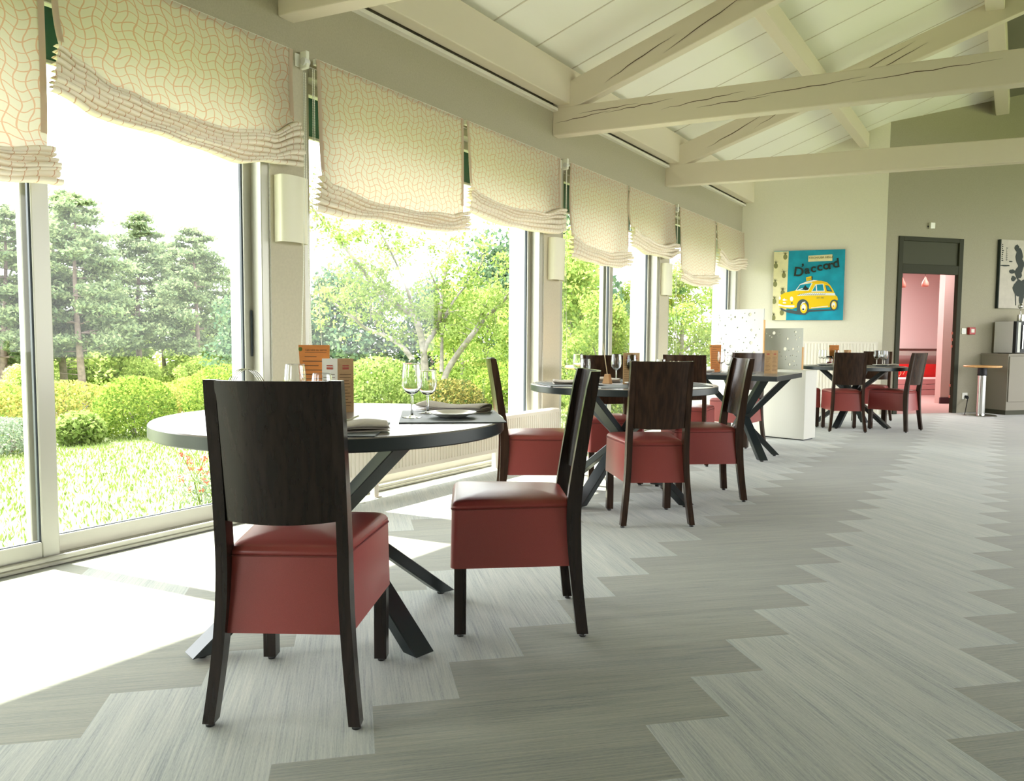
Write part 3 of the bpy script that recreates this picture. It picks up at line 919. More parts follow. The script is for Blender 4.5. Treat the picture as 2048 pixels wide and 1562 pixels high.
def ell(cx, cy, rx, ry, mi, n=28, a0=0, a1=360, rot=0):
    pts = []
    for i in range(n + 1 if a1 - a0 < 360 else n):
        a = rad(a0 + (a1 - a0) * i / n)
        x, y = rx * cos(a), -ry * sin(a)
        pts.append((cx + x * cos(rad(rot)) - y * sin(rad(rot)), cy + x * sin(rad(rot)) + y * cos(rad(rot))))
    ap(pts, mi)
ap([(200, 1395), (1470, 1395), (1470, 185), (200, 185)], 0)
ap([(200, 1395), (452, 1395), (500, 195), (200, 195)], 1)
rs = random.Random(8)
for cx, cy in [(440, 270), (275, 420), (415, 590), (262, 740), (395, 890), (245, 1040), (380, 1240), (232, 1330)]:
    ell(cx, cy + 20, 36, 48, 7)
    for k in range(9):
        a = rad(90 + (k - 4) * 17); l = rs.uniform(70, 110)
        bx = cx + 8 * (k - 4) * .5
        ap([(bx - 7, cy - 20), (bx + 7, cy - 20), (bx + l * cos(a), cy - 20 - l * sin(a) * .75)], 4 if k % 2 else 7)
# shadow under car
ap([(350, 1170), (450, 1215), (660, 1200), (830, 1215), (1220, 1205), (1320, 1160), (1290, 1225), (1000, 1240), (850, 1250), (790, 1300), (640, 1290), (470, 1255), (380, 1215)], 5)
ap([(480, 1200), (640, 1190), (640, 1232)], 0)
# body
ap([(335, 1010), (350, 970), (370, 945), (440, 908), (600, 880), (625, 865), (700, 770), (800, 725), (930, 706), (1060, 715), (1160, 745), (1215, 800), (1270, 890), (1290, 950), (1330, 990), (1345, 1045), (1300, 1060), (1240, 1150), (1200, 1170), (860, 1195), (820, 1150), (700, 1060), (640, 1170), (560, 1195), (350, 1170), (318, 1120)], 2)
ap([(930, 712), (1060, 720), (1150, 750), (1205, 810), (1262, 905), (1235, 905), (1180, 800), (1120, 760), (900, 742)], 3)
ap([(690, 770), (800, 728), (930, 700), (1000, 706), (900, 728), (790, 748), (720, 775)], 6)
# windows
ap([(615, 880), (635, 850), (700, 765), (900, 742), (910, 755), (845, 880)], 6)
ap([(640, 865), (700, 778), (895, 752), (835, 868)], 0)
ap([(745, 860), (755, 825), (790, 780), (810, 820), (850, 840), (830, 868), (790, 872)], 4)
ap([(660, 862), (735, 835), (745, 845), (690, 868)], 6)
ap([(890, 900), (960, 775), (1095, 765), (1120, 900)], 6)
ap([(905, 888), (962, 790), (975, 885)], 0)
ap([(990, 885), (982, 780), (1085, 775), (1105, 885)], 0)
ap([(1125, 790), (1180, 800), (1220, 850), (1248, 905), (1155, 895)], 5)
ap([(1135, 800), (1175, 808), (1210, 850), (1225, 885), (1165, 872)], 0)
# chequer band
ap([(640, 968), (700, 938), (880, 916), (1290, 930), (1300, 970), (1120, 965), (880, 962)], 6)
for k in range(26):
    x = 665 + k * 18; t = (x - 640) / 480
    ap([(x, 960 - 8 * (k % 2)), (x + 8, 940 - 8 * (k % 2)), (x + 15, 940 - 8 * (k % 2)), (x + 7, 960 - 8 * (k % 2))], 5)
# wheels
ell(745, 1150, 105, 122, 5); ell(760, 1180, 62, 92, 2); ell(757, 1172, 38, 55, 6); ell(752, 1203, 17, 17, 4)
ap([(715, 1120), (735, 1080), (785, 1068), (790, 1085), (745, 1100), (728, 1125)], 6)
ell(1272, 1135, 66, 95, 5); ell(1275, 1135, 46, 70, 2); ell(1268, 1130, 32, 46, 6); ell(1268, 1153, 16, 18, 3)
ap([(1240, 1060), (1290, 1035), (1325, 1055), (1348, 1105), (1325, 1085), (1290, 1060)], 5)
# front
ell(550, 1020, 29, 42, 6); ell(345, 1005, 18, 32, 6); ell(555, 1092, 14, 16, 5)
ap([(318, 1100), (400, 1130), (600, 1132), (600, 1165), (500, 1168), (380, 1150), (318, 1135)], 6)
ap([(385, 1035), (425, 1010), (440, 1028), (488, 1038), (440, 1050), (415, 1058)], 6)
ap([(395, 1075), (450, 1075), (455, 1098), (400, 1098)], 6)
ap([(885, 1172), (1170, 1145), (1175, 1158), (890, 1184)], 6)
# roof sign and paper label
ap([(800, 652), (890, 632), (910, 640), (908, 700), (805, 715)], 2); ap([(890, 632), (912, 640), (910, 700), (893, 702)], 4)
ap([(838, 282), (1245, 268), (1245, 378), (835, 384)], 1)
bmesh.ops.triangulate(bm, faces=[f for f in bm.faces if len(f.verts) > 4])
obj('painted_car', bm, am, pr)
def textmesh(name, s, size, mat, parent, loc, rot, ext=0.0006, shear=0, spacing=1.0, bold=0.0, align='LEFT'):
    cu = bpy.data.curves.new(name, 'FONT'); cu.body = s; cu.size = size; cu.extrude = ext; cu.shear = shear; cu.space_character = spacing; cu.offset = bold; cu.align_x = align
    to = bpy.data.objects.new(name + '_src', cu); COL.objects.link(to)
    me = bpy.data.meshes.new_from_object(to.evaluated_get(bpy.context.evaluated_depsgraph_get()))
    bpy.data.objects.remove(to)
    me.materials.clear(); me.materials.append(M[mat])
    o = bpy.data.objects.new(name, me); COL.objects.link(o); o.parent = parent; o.location = loc; o.rotation_euler = rot
    return o
xs = [(575, 620, 'D', .21, -6), (700, 560, '\u2019', .20, -6), (775, 590, 'a', .19, 4), (880, 568, 'c', .19, 6), (990, 545, 'c', .19, 8), (1090, 525, 'o', .19, 8), (1178, 520, 'r', .20, 8), (1255, 498, 'd', .21, 8)]
for (x, y, ch, sz, rt_) in xs:
    a, b = art(x, y)
    textmesh('lettering', ch, sz * .92, 'p_blk', pr, (a, -.0545, b), (rad(90), -rad(rt_), 0), bold=.004)
a, b = art(850, 338); textmesh('lettering', 'STICH UBR HELLE', .043, 'p_olv', pr, (a, -.0545, b), (rad(90), -rad(1.5), 0), bold=.0006)
a, b = art(980, 1022); textmesh('lettering', 'ETI 90', .038, 'p_olv', pr, (a, -.0545, b), (rad(90), 0, 0))
a, b = art(815, 695); textmesh('lettering', 'TAXI', .032, 'p_olv', pr, (a, -.0545, b), (rad(90), -rad(4), 0))

# ================================================================= FURNITURE
# ---- chair, local +y forward, feet centre at origin
def make_chair(name, label, woodm, loc, rotz):
    t = thing(name, label, 'chair', loc, rotz, 'red vinyl dining chairs')
    # seat skirt and cushion share one rounded outline that tapers upwards
    def outline(z, grow=0.0):
        k = (z - .25) / .24
        hb, hf = .184 - .022 * k + grow, .208 - .005 * k + grow; yb, yf = -.212 + .024 * k - grow, .240 - .004 * k + grow
        r_c = .024; pts = []
        for (sx, sy, a0) in ((1, -1, -90), (1, 1, 0), (-1, 1, 90), (-1, -1, 180)):
            hw = hb if sy < 0 else hf; yy = yb if sy < 0 else yf
            for q in range(5):
                a = rad(a0 + 22.5 * q); pts.append((sx * (hw - r_c) + r_c * cos(a), yy - sy * r_c + r_c * sin(a), z))
        return pts
    def rings(b_, lv):
        R_ = [[b_.verts.new(p) for p in l] for l in lv]
        for a, b in zip(R_, R_[1:]):
            for i in range(len(a)):
                j = (i + 1) % len(a); b_.faces.new((a[i], a[j], b[j], b[i]))
        return R_
    b_ = NB(); R_ = rings(b_, [outline(z) for z in (.25, .30, .38, .458)]); b_.faces.new(R_[0][::-1]); b_.faces.new(R_[-1])
    obj('seat_skirt', b_, 'red', t, 'auto')
    b_ = NB(); lv = [outline(.459), outline(.472)]
    for dz, g_ in ((.010, -.002), (.017, -.006), (.022, -.012), (.026, -.022), (.031, -.05), (.036, -.09), (.039, -.13)):
        lv.append([(x, y, .464 + dz) for x, y, z in outline(.472, g_)] if g_ > -.03 else [(x * (1 + g_ / .20) / 1, (y - .02) * (1 + g_ / .22) + .02, .464 + dz) for x, y, z in outline(.472, -.001)])
    R_ = rings(b_, lv); b_.faces.new(R_[-1]); b_.faces.new(R_[0][::-1])
    obj('seat_cushion', b_, 'red', t, True)
    b_ = NB(); o_l = outline(.459, .0005); tube(b_, o_l + [o_l[0]], .0028, 6)
    obj('piping', b_, 'piping', t)
    # legs
    def leg(profile, w0):
        b_ = NB(); rings = []
        for (x, y, z, d, w_) in profile:
            rings.append([b_.verts.new(p) for p in ((x - w_ / 2, y - d / 2, z), (x + w_ / 2, y - d / 2, z), (x + w_ / 2, y + d / 2, z), (x - w_ / 2, y + d / 2, z))])
        for a, b in zip(rings, rings[1:]):
            for k in range(4): b_.faces.new((a[k], a[(k + 1) % 4], b[(k + 1) % 4], b[k]))
        b_.faces.new(rings[0][::-1]); b_.faces.new(rings[-1])
        es = [e for e in b_.edges if e.is_manifold and e.calc_face_angle(0) > .8]
        bmesh.ops.bevel(b_, geom=es, offset=.0035, segments=2, affect='EDGES')
        return b_
    for s in (-1, 1):
        prof = []
        for i in range(17):
            z = .012 + (.945 - .012) * i / 16
            if z < .45:
                k = (z / .45); y = -.232 + .034 * sin(k * pi / 2)
                x = .200 - .035 * sin(k * pi / 2)
            else:
                k = (z - .45) / .495; y = -.198 - .072 * k ** 1.25; x = .165 - .002 * k
            d = .040 + .012 * math.exp(-((z - .42) / .2) ** 2) - (.008 if z > .9 else 0) * (z - .9) / .045
            prof.append((s * x, y, z, d, .032))
        lg = obj('leg', leg(prof, .03), woodm, t, 'auto')
        b_ = NB(); lathe(b_, [(0, 0), (.012, 0), (.013, .005), (.008, .014), (0, .014)], 12, cx=s * .2, cy=-.232); obj('glide', b_, 'glide', lg, True)
        prof = [(s * .182, .205, z, .042, .040) for z in (.012, .13, .26)]
        lg = obj('leg', leg(prof, .03), woodm, t, 'auto')
        b_ = NB(); lathe(b_, [(0, 0), (.012, 0), (.013, .005), (.008, .014), (0, .014)], 12, cx=s * .182, cy=.205); obj('glide', b_, 'glide', lg, True)
    # backrest panel, curved backwards
    b_ = NB(); nx, nz = 14, 10
    def bk(u, v, off):
        z = .565 + (.944 - .565) * v; k = (z - .45) / .495
        yc = -.198 - .072 * k ** 1.25
        x = (2 * u - 1) * .1495
        bow = .026 * (1 - (2 * u - 1) ** 2)
        return (x, yc - .010 - bow + off, z - .006 * (1 - (2 * u - 1) ** 2) * (1 if v < .5 else 0))
    A = [[b_.verts.new(bk(i / nx, j / nz, -.008)) for j in range(nz + 1)] for i in range(nx + 1)]
    B = [[b_.verts.new(bk(i / nx, j / nz, .008)) for j in range(nz + 1)] for i in range(nx + 1)]
    for i in range(nx):
        for j in range(nz):
            b_.faces.new((A[i][j], A[i + 1][j], A[i + 1][j + 1], A[i][j + 1])); b_.faces.new((B[i][j], B[i][j + 1], B[i + 1][j + 1], B[i + 1][j]))
        b_.faces.new((A[i][0], B[i][0], B[i + 1][0], A[i + 1][0])); b_.faces.new((A[i][nz], A[i + 1][nz], B[i + 1][nz], B[i][nz]))
    for j in range(nz):
        b_.faces.new((A[0][j], A[0][j + 1], B[0][j + 1], B[0][j])); b_.faces.new((A[nx][j], B[nx][j], B[nx][j + 1], A[nx][j + 1]))
    obj('backrest', fixn(b_), woodm, t, 'auto')
    return t
def hd(fx, fy): return math.atan2(fy, fx) - pi / 2
CH = 'red vinyl dining chair '
c_dark = make_chair('dining_chair', CH + 'with dark back turned to the camera at the nearest round table', 'wood', (-1.739, 1.488, 0), hd(-.54, .842))
dup(c_dark, (-1.556, 2.335, 0), hd(-.795, -.607), CH + 'seen from its side at the right of the nearest round table')
c_brown = make_chair('dining_chair', CH + 'with brown back turned to the camera at the second round table', 'wood2', (-1.810, 4.138, 0), hd(-.627, .780))
CHP = [((-1.772, 4.95, 0), hd(-.8, -.6), 'with shiny tilted backrest, right side of the second round table'),
       ((-2.47, 3.93, 0), hd(.80, .60), 'standing side-on in front of the low radiator under the window'),
       ((-2.54, 5.10, 0), hd(.627, -.78), 'facing the camera behind the second round table'),
       ((-2.40, 6.34, 0), hd(-.22, .975), 'with back to the camera at the rectangular table'),
       ((-2.37, 7.66, 0), hd(-.10, -.99), 'facing the camera in front of the white divider'),
       ((-1.74, 9.777, 0), hd(-.4, .917), 'with dark back to the camera at the far table'),
       ((-1.23, 10.21, 0), hd(-.95, .3), 'nearest the doorway, at the right of the far table'),
       ((-1.62, 11.12, 0), hd(-.05, -1), 'behind the far table in front of the ribbed wall radiator'),
       ((-2.32, 10.0, 0), hd(.93, .36), 'mostly hidden behind the white divider at the far table')]
for loc, rz, lb in CHP:
    dup(c_brown, loc, rz, CH + lb)

# ---- tables
def spider(t, feet, ztop=.722, rtop=.40):
    """four crossing legs; feet = list of (x,y) offsets; every leg rises to the opposite side"""
    for (fx, fy) in feet:
        r = sqrt(fx * fx + fy * fy); ux, uy = fx / r, fy / r; tx, ty = -uy, ux
        b_ = NB(); w_, d_ = .040, .034
        def sec(cx, cy, z): return [(cx + ux * a * d_ + tx * b * w_, cy + uy * a * d_ + ty * b * w_, z) for a, b in ((-1, -1), (1, -1), (1, 1), (-1, 1))]
        hexa(b_, sec(fx, fy, .014) + sec(-ux * rtop, -uy * rtop, ztop))
        bmesh.ops.bevel(b_, geom=b_.edges[:], offset=.003, segments=1, affect='EDGES')
        lg = obj('leg', fixn(b_), 'legm', t)
        b_ = NB(); lathe(b_, [(0, 0), (.014, 0), (.016, .006), (.010, .016), (0, .016)], 12, cx=fx * .98, cy=fy * .98); obj('glide', b_, 'glide', lg, True)
def round_table(loc, feet, label):
    t = thing('round_table', label, 'table', loc, 0, 'round dark dining tables')
    b_ = NB(); R = .623; n = 96
    lathe(b_, [(0, .722), (R - .004, .722), (R, .726), (R, .763)], n, 1)
    lathe(b_, [(R, .763), (R - .004, .767), (0, .767)], n, 0)
    bmesh.ops.remove_doubles(b_, verts=b_.verts[:], dist=1e-5)
    obj('tabletop', fixn(b_), ['top', 'edge'], t, 'auto')
    spider(t, feet)
    return t
def rotf(a, r=.49): return [(r * cos(rad(a + 90 * k)), r * sin(rad(a + 90 * k))) for k in range(4)]
T1 = Vector((-2.078, 1.915, 0)); T2 = Vector((-2.205, 4.61, 0)); T4 = Vector((-1.74, 10.32, 0))
round_table(T1, [(-.123, -.489), (.464, -.065), (.126, .472), (-.49, .07)], 'nearest round table with dark edge and crossing black legs')
round_table(T2, rotf(-97, .49), 'second round table with dark edge, between four chairs')
round_table(T4, rotf(-12, .45), 'far round table by the doorway, laid for guests')
# rectangular table
A3, B3, C3, D3 = (-1.69, 6.52), (-1.72, 7.54), (-2.53, 7.50), (-2.51, 6.47)
cx3, cy3 = sum(p[0] for p in (A3, B3, C3, D3)) / 4, sum(p[1] for p in (A3, B3, C3, D3)) / 4
t3 = thing('rectangular_table', 'rectangular brown topped table in front of the white divider', 'table', (cx3, cy3, 0))
bm = NB(); poly = [(p[0] - cx3, p[1] - cy3) for p in (A3, B3, C3, D3)]
prism(bm, poly, .722, .764, 1); prism(bm, [(x * .999, y * .999) for x, y in poly], .764, .767, 0)
obj('tabletop', fixn(bm), ['top', 'edge'], t3)
spider(t3, [(.27, .12), (-.27, .30), (-.27, -.12), (.27, -.30)], rtop=.38)

# ---- divider box with perforated panels
BD = Vector((-.982, .19, 0)).normalized(); BN = Vector((.19, .982, 0)).normalized()
dv = thing('divider_cabinet', 'pale grey box divider with perforated screens behind the rectangular table', 'divider', (-1.88, 8.41, 0), math.atan2(-BD.y, -BD.x))
bm = NB(); box(bm, -1.45, 0, 0, .29, .012, .745, bev=.003, seg=1); obj('body', bm, 'box', dv)
bm = NB(); box(bm, -1.43, -.02, .02, .27, 0, .012); obj('plinth', bm, 'black', dv)
bm = NB(); box(bm, -1.452, .002, -.002, .292, .745, .757, bev=.002, seg=1); obj('top_board', bm, 'box', dv)
def perforated(w_, h_, holes, mat, thick=.018):
    vs = [(0, 0), (w_, 0), (w_, h_), (0, h_)]; es = [(0, 1), (1, 2), (2, 3), (3, 0)]
    for (x, z, r) in holes:
        k = 14; b0 = len(vs)
        vs += [(x + r * cos(2 * pi * i / k), z + r * sin(2 * pi * i / k)) for i in range(k)]
        es += [(b0 + i, b0 + (i + 1) % k) for i in range(k)]
    V, E_, F_, *_ = delaunay_2d_cdt([Vector(v) for v in vs], es, [], 0, 1e-5)
    b_ = NB(); bv = [b_.verts.new((v.x, 0, v.y)) for v in V]; 
    for f in F_:
        c = sum((V[i] for i in f), Vector((0, 0))) / len(f)
        if any((c.x - x) ** 2 + (c.y - z) ** 2 < (r * .98) ** 2 for x, z, r in holes): continue
        if c.x < 0 or c.x > w_ or c.y < 0 or c.y > h_: continue
        b_.faces.new([bv[i] for i in f])
    r = bmesh.ops.extrude_face_region(b_, geom=b_.faces[:])
    for g in r['geom']:
        if isinstance(g, bmesh.types.BMVert): g.co.y += thick
    return fixn(b_)
def holes_for(w_, h_, n, seed, zmax):
    rs = random.Random(seed); hs = []; tries = 0
    while len(hs) < n and tries < 4000:
        tries += 1
        r = rs.choice([.006, .006, .008, .010, .014, .020]); x = rs.uniform(.03, w_ - .03); z = rs.uniform(.04, h_ - .04)
        if z > zmax and rs.random() < .72 and abs(z - (h_ - .06)) > .04 and abs(x - (w_ - .06)) > .035: continue
        if all((x - a) ** 2 + (z - b) ** 2 > (r + c + .012) ** 2 for a, b, c in hs): hs.append((x, z, r))
    return hs
s = perforated(.60, .675, holes_for(.60, .675, 58, 3, .36), 'white'); 
s1 = obj('perforated_screen', s, 'white', dv); s1.location = (-1.11, .03, .757); s1['label'] = 'tall white perforated screen'
bm = NB(); box(bm, .60, .612, -.001, .02, 0, .55); o_ = obj('edge_strip', bm, 'lightwood', s1)
s = perforated(.455, .46, holes_for(.455, .46, 34, 9, .24), 'grey'); 
s2 = obj('perforated_screen', s, 'grey', dv); s2.location = (-.61, .24, .757); s2['label'] = 'lower perforated screen with shade put into its grey colour'; s2.location.x = -.61  # grey colour carries the shade on this screen's face
bm = NB(); box(bm, .455, .466, -.001, .02, 0, .25); o_ = obj('edge_strip', bm, 'lightwood', s2)

# ---- radiators
def ribbed(w_, h_, pitch, depth, thick, nameparent):
    b_ = NB(); n = int(w_ / pitch)
    prof = []
    for k in range(n):
        x0 = k * pitch
        prof += [(x0, 0), (x0 + pitch * .28, 0), (x0 + pitch * .40, -depth), (x0 + pitch * .86, -depth), (x0 + pitch * .98, 0)]
    prof.append((w_, 0))
    lo = [b_.verts.new((x, y, .03)) for x, y in prof]; hi = [b_.verts.new((x, y, h_ - .03)) for x, y in prof]
    for i in range(len(prof) - 1): b_.faces.new((lo[i], lo[i + 1], hi[i + 1], hi[i]))
    box(b_, 0, w_, 0.001, thick, 0, h_, bev=.006)
    box(b_, 0, w_, -.004, .003, h_ - .032, h_ - .004); box(b_, 0, w_, -.004, .003, .004, .032)
    return fixn(b_)
rd = thing('radiator', 'long low cream radiator under the second window', 'radiator', (-3.49, 3.24, 0), rad(90), 'ribbed cream radiators')
o_ = obj('panel', ribbed(2.72, .29, .034, .006, .10, None), 'rad', rd); o_.location = (0, 0, .145)
bm = NB()
for k in range(66): box(bm, .03 + k * .041, .055 + k * .041, .02, .085, .434, .438)
obj('grille', bm, 'trim', rd)
for x in (.35, 1.75, 2.5):
    bm = NB(); box(bm, x, x + .04, .03, .07, 0, .146); box(bm, x - .015, x + .055, .015, .085, 0, .006); obj('foot', bm, 'rad', rd)
bm = NB(); lathe(bm, [(0, 0), (.016, 0), (.020, .02), (.020, .05), (.012, .06), (0, .06)], 14); v_ = obj('valve', bm, 'plastic', rd, 'auto'); v_.location = (2.722, .05, .40); v_.rotation_euler = (0, rad(90), 0)
bm = NB(); tube(bm, [(2.74, .05, .40), (2.74, .05, 0)], .008, 8); obj('pipe', bm, 'rad', rd)
rd = thing('radiator', 'tall ribbed cream radiator on the far wall below the painting', 'radiator', E0 + Ed * .86 - En * .10, rad(16), 'ribbed cream radiators')
o_ = obj('panel', ribbed(1.10, .95, .045, .008, .08, None), 'rad', rd); o_.location = (0, 0, .13)
bm = NB(); tube(bm, [(1.13, .04, .2), (1.13, .04, 0)], .008, 8); tube(bm, [(1.09, .04, .2), (1.14, .04, .2)], .010, 8); obj('pipe', bm, 'rad', rd)

# ---- wall lamps (white half cylinders on the pillars)
def wall_lamp(y, label, rad_=.10):
    t = thing('wall_lamp', label, 'lamp', (WX, y, 1.62), 0, 'white half-cylinder wall lamps')
    b_ = NB(); n = 20; hh = .385
    O = [(.055 + .035 * sin(pi * i / n), -rad_ * cos(pi * i / n)) for i in range(n + 1)]
    O = [(0.004, -rad_)] + O + [(0.004, rad_)]
    I = [(max(.004, x - .004), y * .965) for x, y in O]
    for (a, z0, z1) in ((O, 0, hh), (I, 0, hh)):
        lo = [b_.verts.new((x, y, z0)) for x, y in a]; hi = [b_.verts.new((x, y, z1)) for x, y in a]
        for i in range(len(a) - 1): b_.faces.new((lo[i], lo[i + 1], hi[i + 1], hi[i]))
    for z in (0, hh):
        a = [b_.verts.new((x, y, z)) for x, y in O]; b = [b_.verts.new((x, y, z)) for x, y in I]
        for i in range(len(a) - 1): b_.faces.new((a[i], a[i + 1], b[i + 1], b[i]))
    obj('lamp_shade', fixn(b_), 'shade', t, 'auto')
    b_ = NB(); box(b_, .001, .03, -.05, .05, .08, .30, bev=.004); obj('bracket', b_, 'plastic', t)
wall_lamp(2.995, 'white half-cylinder lamp on the pillar nearest the camera')
wall_lamp(6.065, 'white half-cylinder lamp on the pillar beyond the second window')
wall_lamp(8.70, 'white half-cylinder lamp on the pillar nearest the far wall')

# ---- roman blinds
def interp(tab, s):
    if s <= tab[0][0]: return tab[0][1]
    for (a, va), (b, vb) in zip(tab, tab[1:]):
        if s <= b:
            t = (s - a) / (b - a); t = t * t * (3 - 2 * t); return va + (vb - va) * t
    return tab[-1][1]
def blind(label, y0, y1, ztab, btab, seed, folds=8, ztop=2.735, flare=(.0, .0)):
    t = thing('roman_blind', label, 'blind', (WX + .055, y0, 0), 0, 'patterned roman blinds')
    W_ = y1 - y0; rs = random.Random(seed)
    ph = [rs.uniform(0, 6.28) for _ in range(12)]
    b_ = NB(); uv = b_.loops.layers.uv.new('UVMap')
    NS = 90
    rows = []
    hw_ = [rs.uniform(.7, 1.35) for _ in range(folds)]; cum = [sum(hw_[:q]) / sum(hw_) for q in range(folds + 1)]; dw_ = [rs.uniform(.75, 1.25) for _ in range(folds)]; uo_ = [rs.uniform(0, .05) for _ in range(folds)]
    nt_ = 16
    for i in range(NS + 1):
        s = i / NS; zt = interp(ztab, s); zb = interp(btab, s); col = []
        y = s * W_
        for j in range(nt_ + 1):
            t_ = j / nt_; z = ztop + (zt - ztop) * t_
            bil = .012 * sin(t_ * pi) * sin(s * 5 + ph[0]) + .010 * t_ * sin(s * 9 + ph[1]) + .02 * t_ ** 3
            pinch = .015 * W_ * (t_ ** 4) * (1 if s < .5 else -1) * max(0, 1 - min(s, 1 - s) * 12)
            col.append((bil, y + pinch, z, (y, t_ * (ztop - zt))))
        n = folds; HT = (zt - zb); v0 = ztop - zt
        for k in range(n):
            Hh = HT * hw_[k] / sum(hw_)
            wob = .5 + .5 * sin(s * (7 + k) + ph[2 + k % 8])
            amp = (.048 + .016 * wob - .002 * k) * dw_[k]
            fl = max(0, 1 - min(s, 1 - s) * 14)
            yy = y + (-1 if s < .5 else 1) * fl * (flare[0] if s < .5 else flare[1]) * (k + 1) / n + rs.uniform(-.002, .002) * fl
            zk = zt - HT * cum[k] - .0045 * sin(s * (9 + k * .9) + ph[3] + k * .55) - .003 * sin(s * 23 + ph[5] + k * .8)
            for (dx, dz, dv) in ((-.25, -.12, .01), (.50, -.02, .025), (.90, -.16, .04), (1.0, -.48, .05), (.92, -.80, .06), (.50, -.98, .075), (-.25, -.92, .09)):
                col.append((.018 + amp * dx, yy, zk + Hh * dz * 1.06, (y + uo_[k], v0 + k * .10 + dv)))
        rows.append(col)
    G = [[b_.verts.new(c[:3]) for c in col] for col in rows]
    for i in range(NS):
        for j in range(len(G[0]) - 1):
            f = b_.faces.new((G[i][j], G[i + 1][j], G[i + 1][j + 1], G[i][j + 1])); f.material_index = 1 if j >= nt_ else 0
            for l, (a, b) in zip(f.loops, ((i, j), (i + 1, j), (i + 1, j + 1), (i, j + 1))): l[uv].uv = rows[a][b][3]
    obj('fabric', b_, ['blind', 'blindf'], t, True)
    # hem band down the side edges
    for (s0, i0) in ((0, 0), (1, NS)):
        b_ = NB()
        for j in range(nt_ - 1):
            a, b = rows[i0][j], rows[i0][j + 1]; dy = .028 if i0 == 0 else -.028
            face(b_, [(a[0] + .003, a[1], a[2]), (a[0] + .003, a[1] + dy, a[2]), (b[0] + .003, b[1] + dy, b[2]), (b[0] + .003, b[1], b[2])])
        obj('hem', b_, 'hem', t)
    b_ = NB(); box(b_, -.030, -.004, .0, W_, ztop - .03, ztop + .004); obj('head_rail', b_, 'plastic', t)
    # side seen of the fold stack: lining edges
    return t
def bead_chain(t, y, zt, zb, spread, x=.02):
    """hanging bead loop in the blind's local frame"""
    pts = []; rads = []
    n = int((zt - zb) / .0075)
    path = []
    for i in range(n + 1):
        k = i / n; path.append((x, y - spread * k ** 2.2, zt + (zb + spread - zt) * k))
    for i in range(1, 16):
        a = pi * i / 16; path.append((x, y - spread * cos(a), zb + spread - spread * sin(a)))
    for i in range(n, -1, -1):
        k = i / n; path.append((x, y + .012 + spread * k ** 2.2 - .012 * k, zt + (zb + spread - zt) * k))
    b_ = NB(); tube(b_, path, [.0028 if i % 2 else .0016 for i in range(len(path))], 5); obj('bead_chain', b_, 'plastic', t)
def bracket(t, y):
    b_ = NB(); box(b_, -.05, .008, y - .012, y + .012, 2.66, 2.76, bev=.003, seg=1); box(b_, -.053, -.046, y - .05, y + .03, 2.67, 2.745); o_ = obj('bracket', b_, 'plastic', t)
    b_ = NB(); lathe(b_, [(0, -.02), (.022, -.02), (.025, -.01), (.025, .01), (.022, .02), (0, .02)], 16); q = obj('chain_wheel', b_, 'white', o_, 'auto'); q.location = (-.015, y, 2.70); q.rotation_euler = (rad(90), 0, 0)
BL = 'cream blind with wavy salmon grid, '
b0 = blind(BL + 'lowest hanging, at the left edge', .35, 1.645, [(0, 1.90), (.5, 1.875), (.85, 1.845), (1, 1.885)], [(0, 1.74), (.5, 1.70), (.85, 1.70), (1, 1.722)], 1, 7, flare=(.02, .03))
b1 = blind(BL + 'widest one near the camera, curved lower edge', 1.675, 3.0, [(0, 2.33), (.07, 2.29), (.19, 2.221), (.36, 2.185), (.55, 2.165), (.85, 2.215), (1, 2.32)], [(0, 2.12), (.13, 2.065), (.34, 2.05), (.49, 2.03), (.69, 2.01), (.85, 2.04), (1, 2.07)], 2, 8, flare=(.03, .03))
b2 = blind(BL + 'left one over the second window', 3.175, 4.62, [(0, 2.04), (.05, 2.00), (.27, 1.955), (.58, 1.955), (.85, 1.98), (1, 2.03)], [(0, 1.825), (.18, 1.82), (.47, 1.84), (.82, 1.845), (1, 1.90)], 3, 6, flare=(.05, .02))
b3 = blind(BL + 'right one over the second window', 4.66, 6.08, [(0, 2.23), (.08, 2.184), (.37, 2.149), (.7, 2.18), (1, 2.27)], [(0, 2.04), (.21, 2.005), (.53, 2.0), (.93, 2.03), (1, 2.06)], 4, 6, flare=(.03, .02))
b4 = blind(BL + 'left one over the third window', 6.27, 7.52, [(0, 2.06), (.21, 1.99), (.56, 1.96), (1, 2.03)], [(0, 1.857), (.26, 1.833), (.78, 1.825), (1, 1.88)], 5, 5, flare=(.05, .02))
b5 = blind(BL + 'right one over the third window', 7.57, 8.88, [(0, 2.30), (.23, 2.232), (.55, 2.19), (1, 2.26)], [(0, 2.10), (.36, 2.05), (.78, 2.055), (1, 2.13)], 6, 5, flare=(.04, .02))
b6 = blind(BL + 'left one over the fourth window', 9.02, 10.36, [(0, 1.97), (.27, 1.92), (1, 1.99)], [(0, 1.83), (.28, 1.79), (.75, 1.80), (1, 1.87)], 7, 4, flare=(.06, .03))
b7 = blind(BL + 'last one in the corner by the far wall', 10.40, 11.66, [(0, 2.36), (.32, 2.252), (1, 2.34)], [(0, 2.14), (.49, 2.105), (1, 2.18)], 8, 5, flare=(.03, .02))
bracket(b2, -.07); bracket(b4, -.06); bracket(b6, -.06)
bead_chain(b1, 1.345, 2.60, .825, .045, .07)
bead_chain(b2, -.045, 2.66, .78, .06, .02)
bead_chain(b4, -.13, 2.66, .80, .05, .03)
bead_chain(b6, -.14, 2.66, .80, .05, .03)

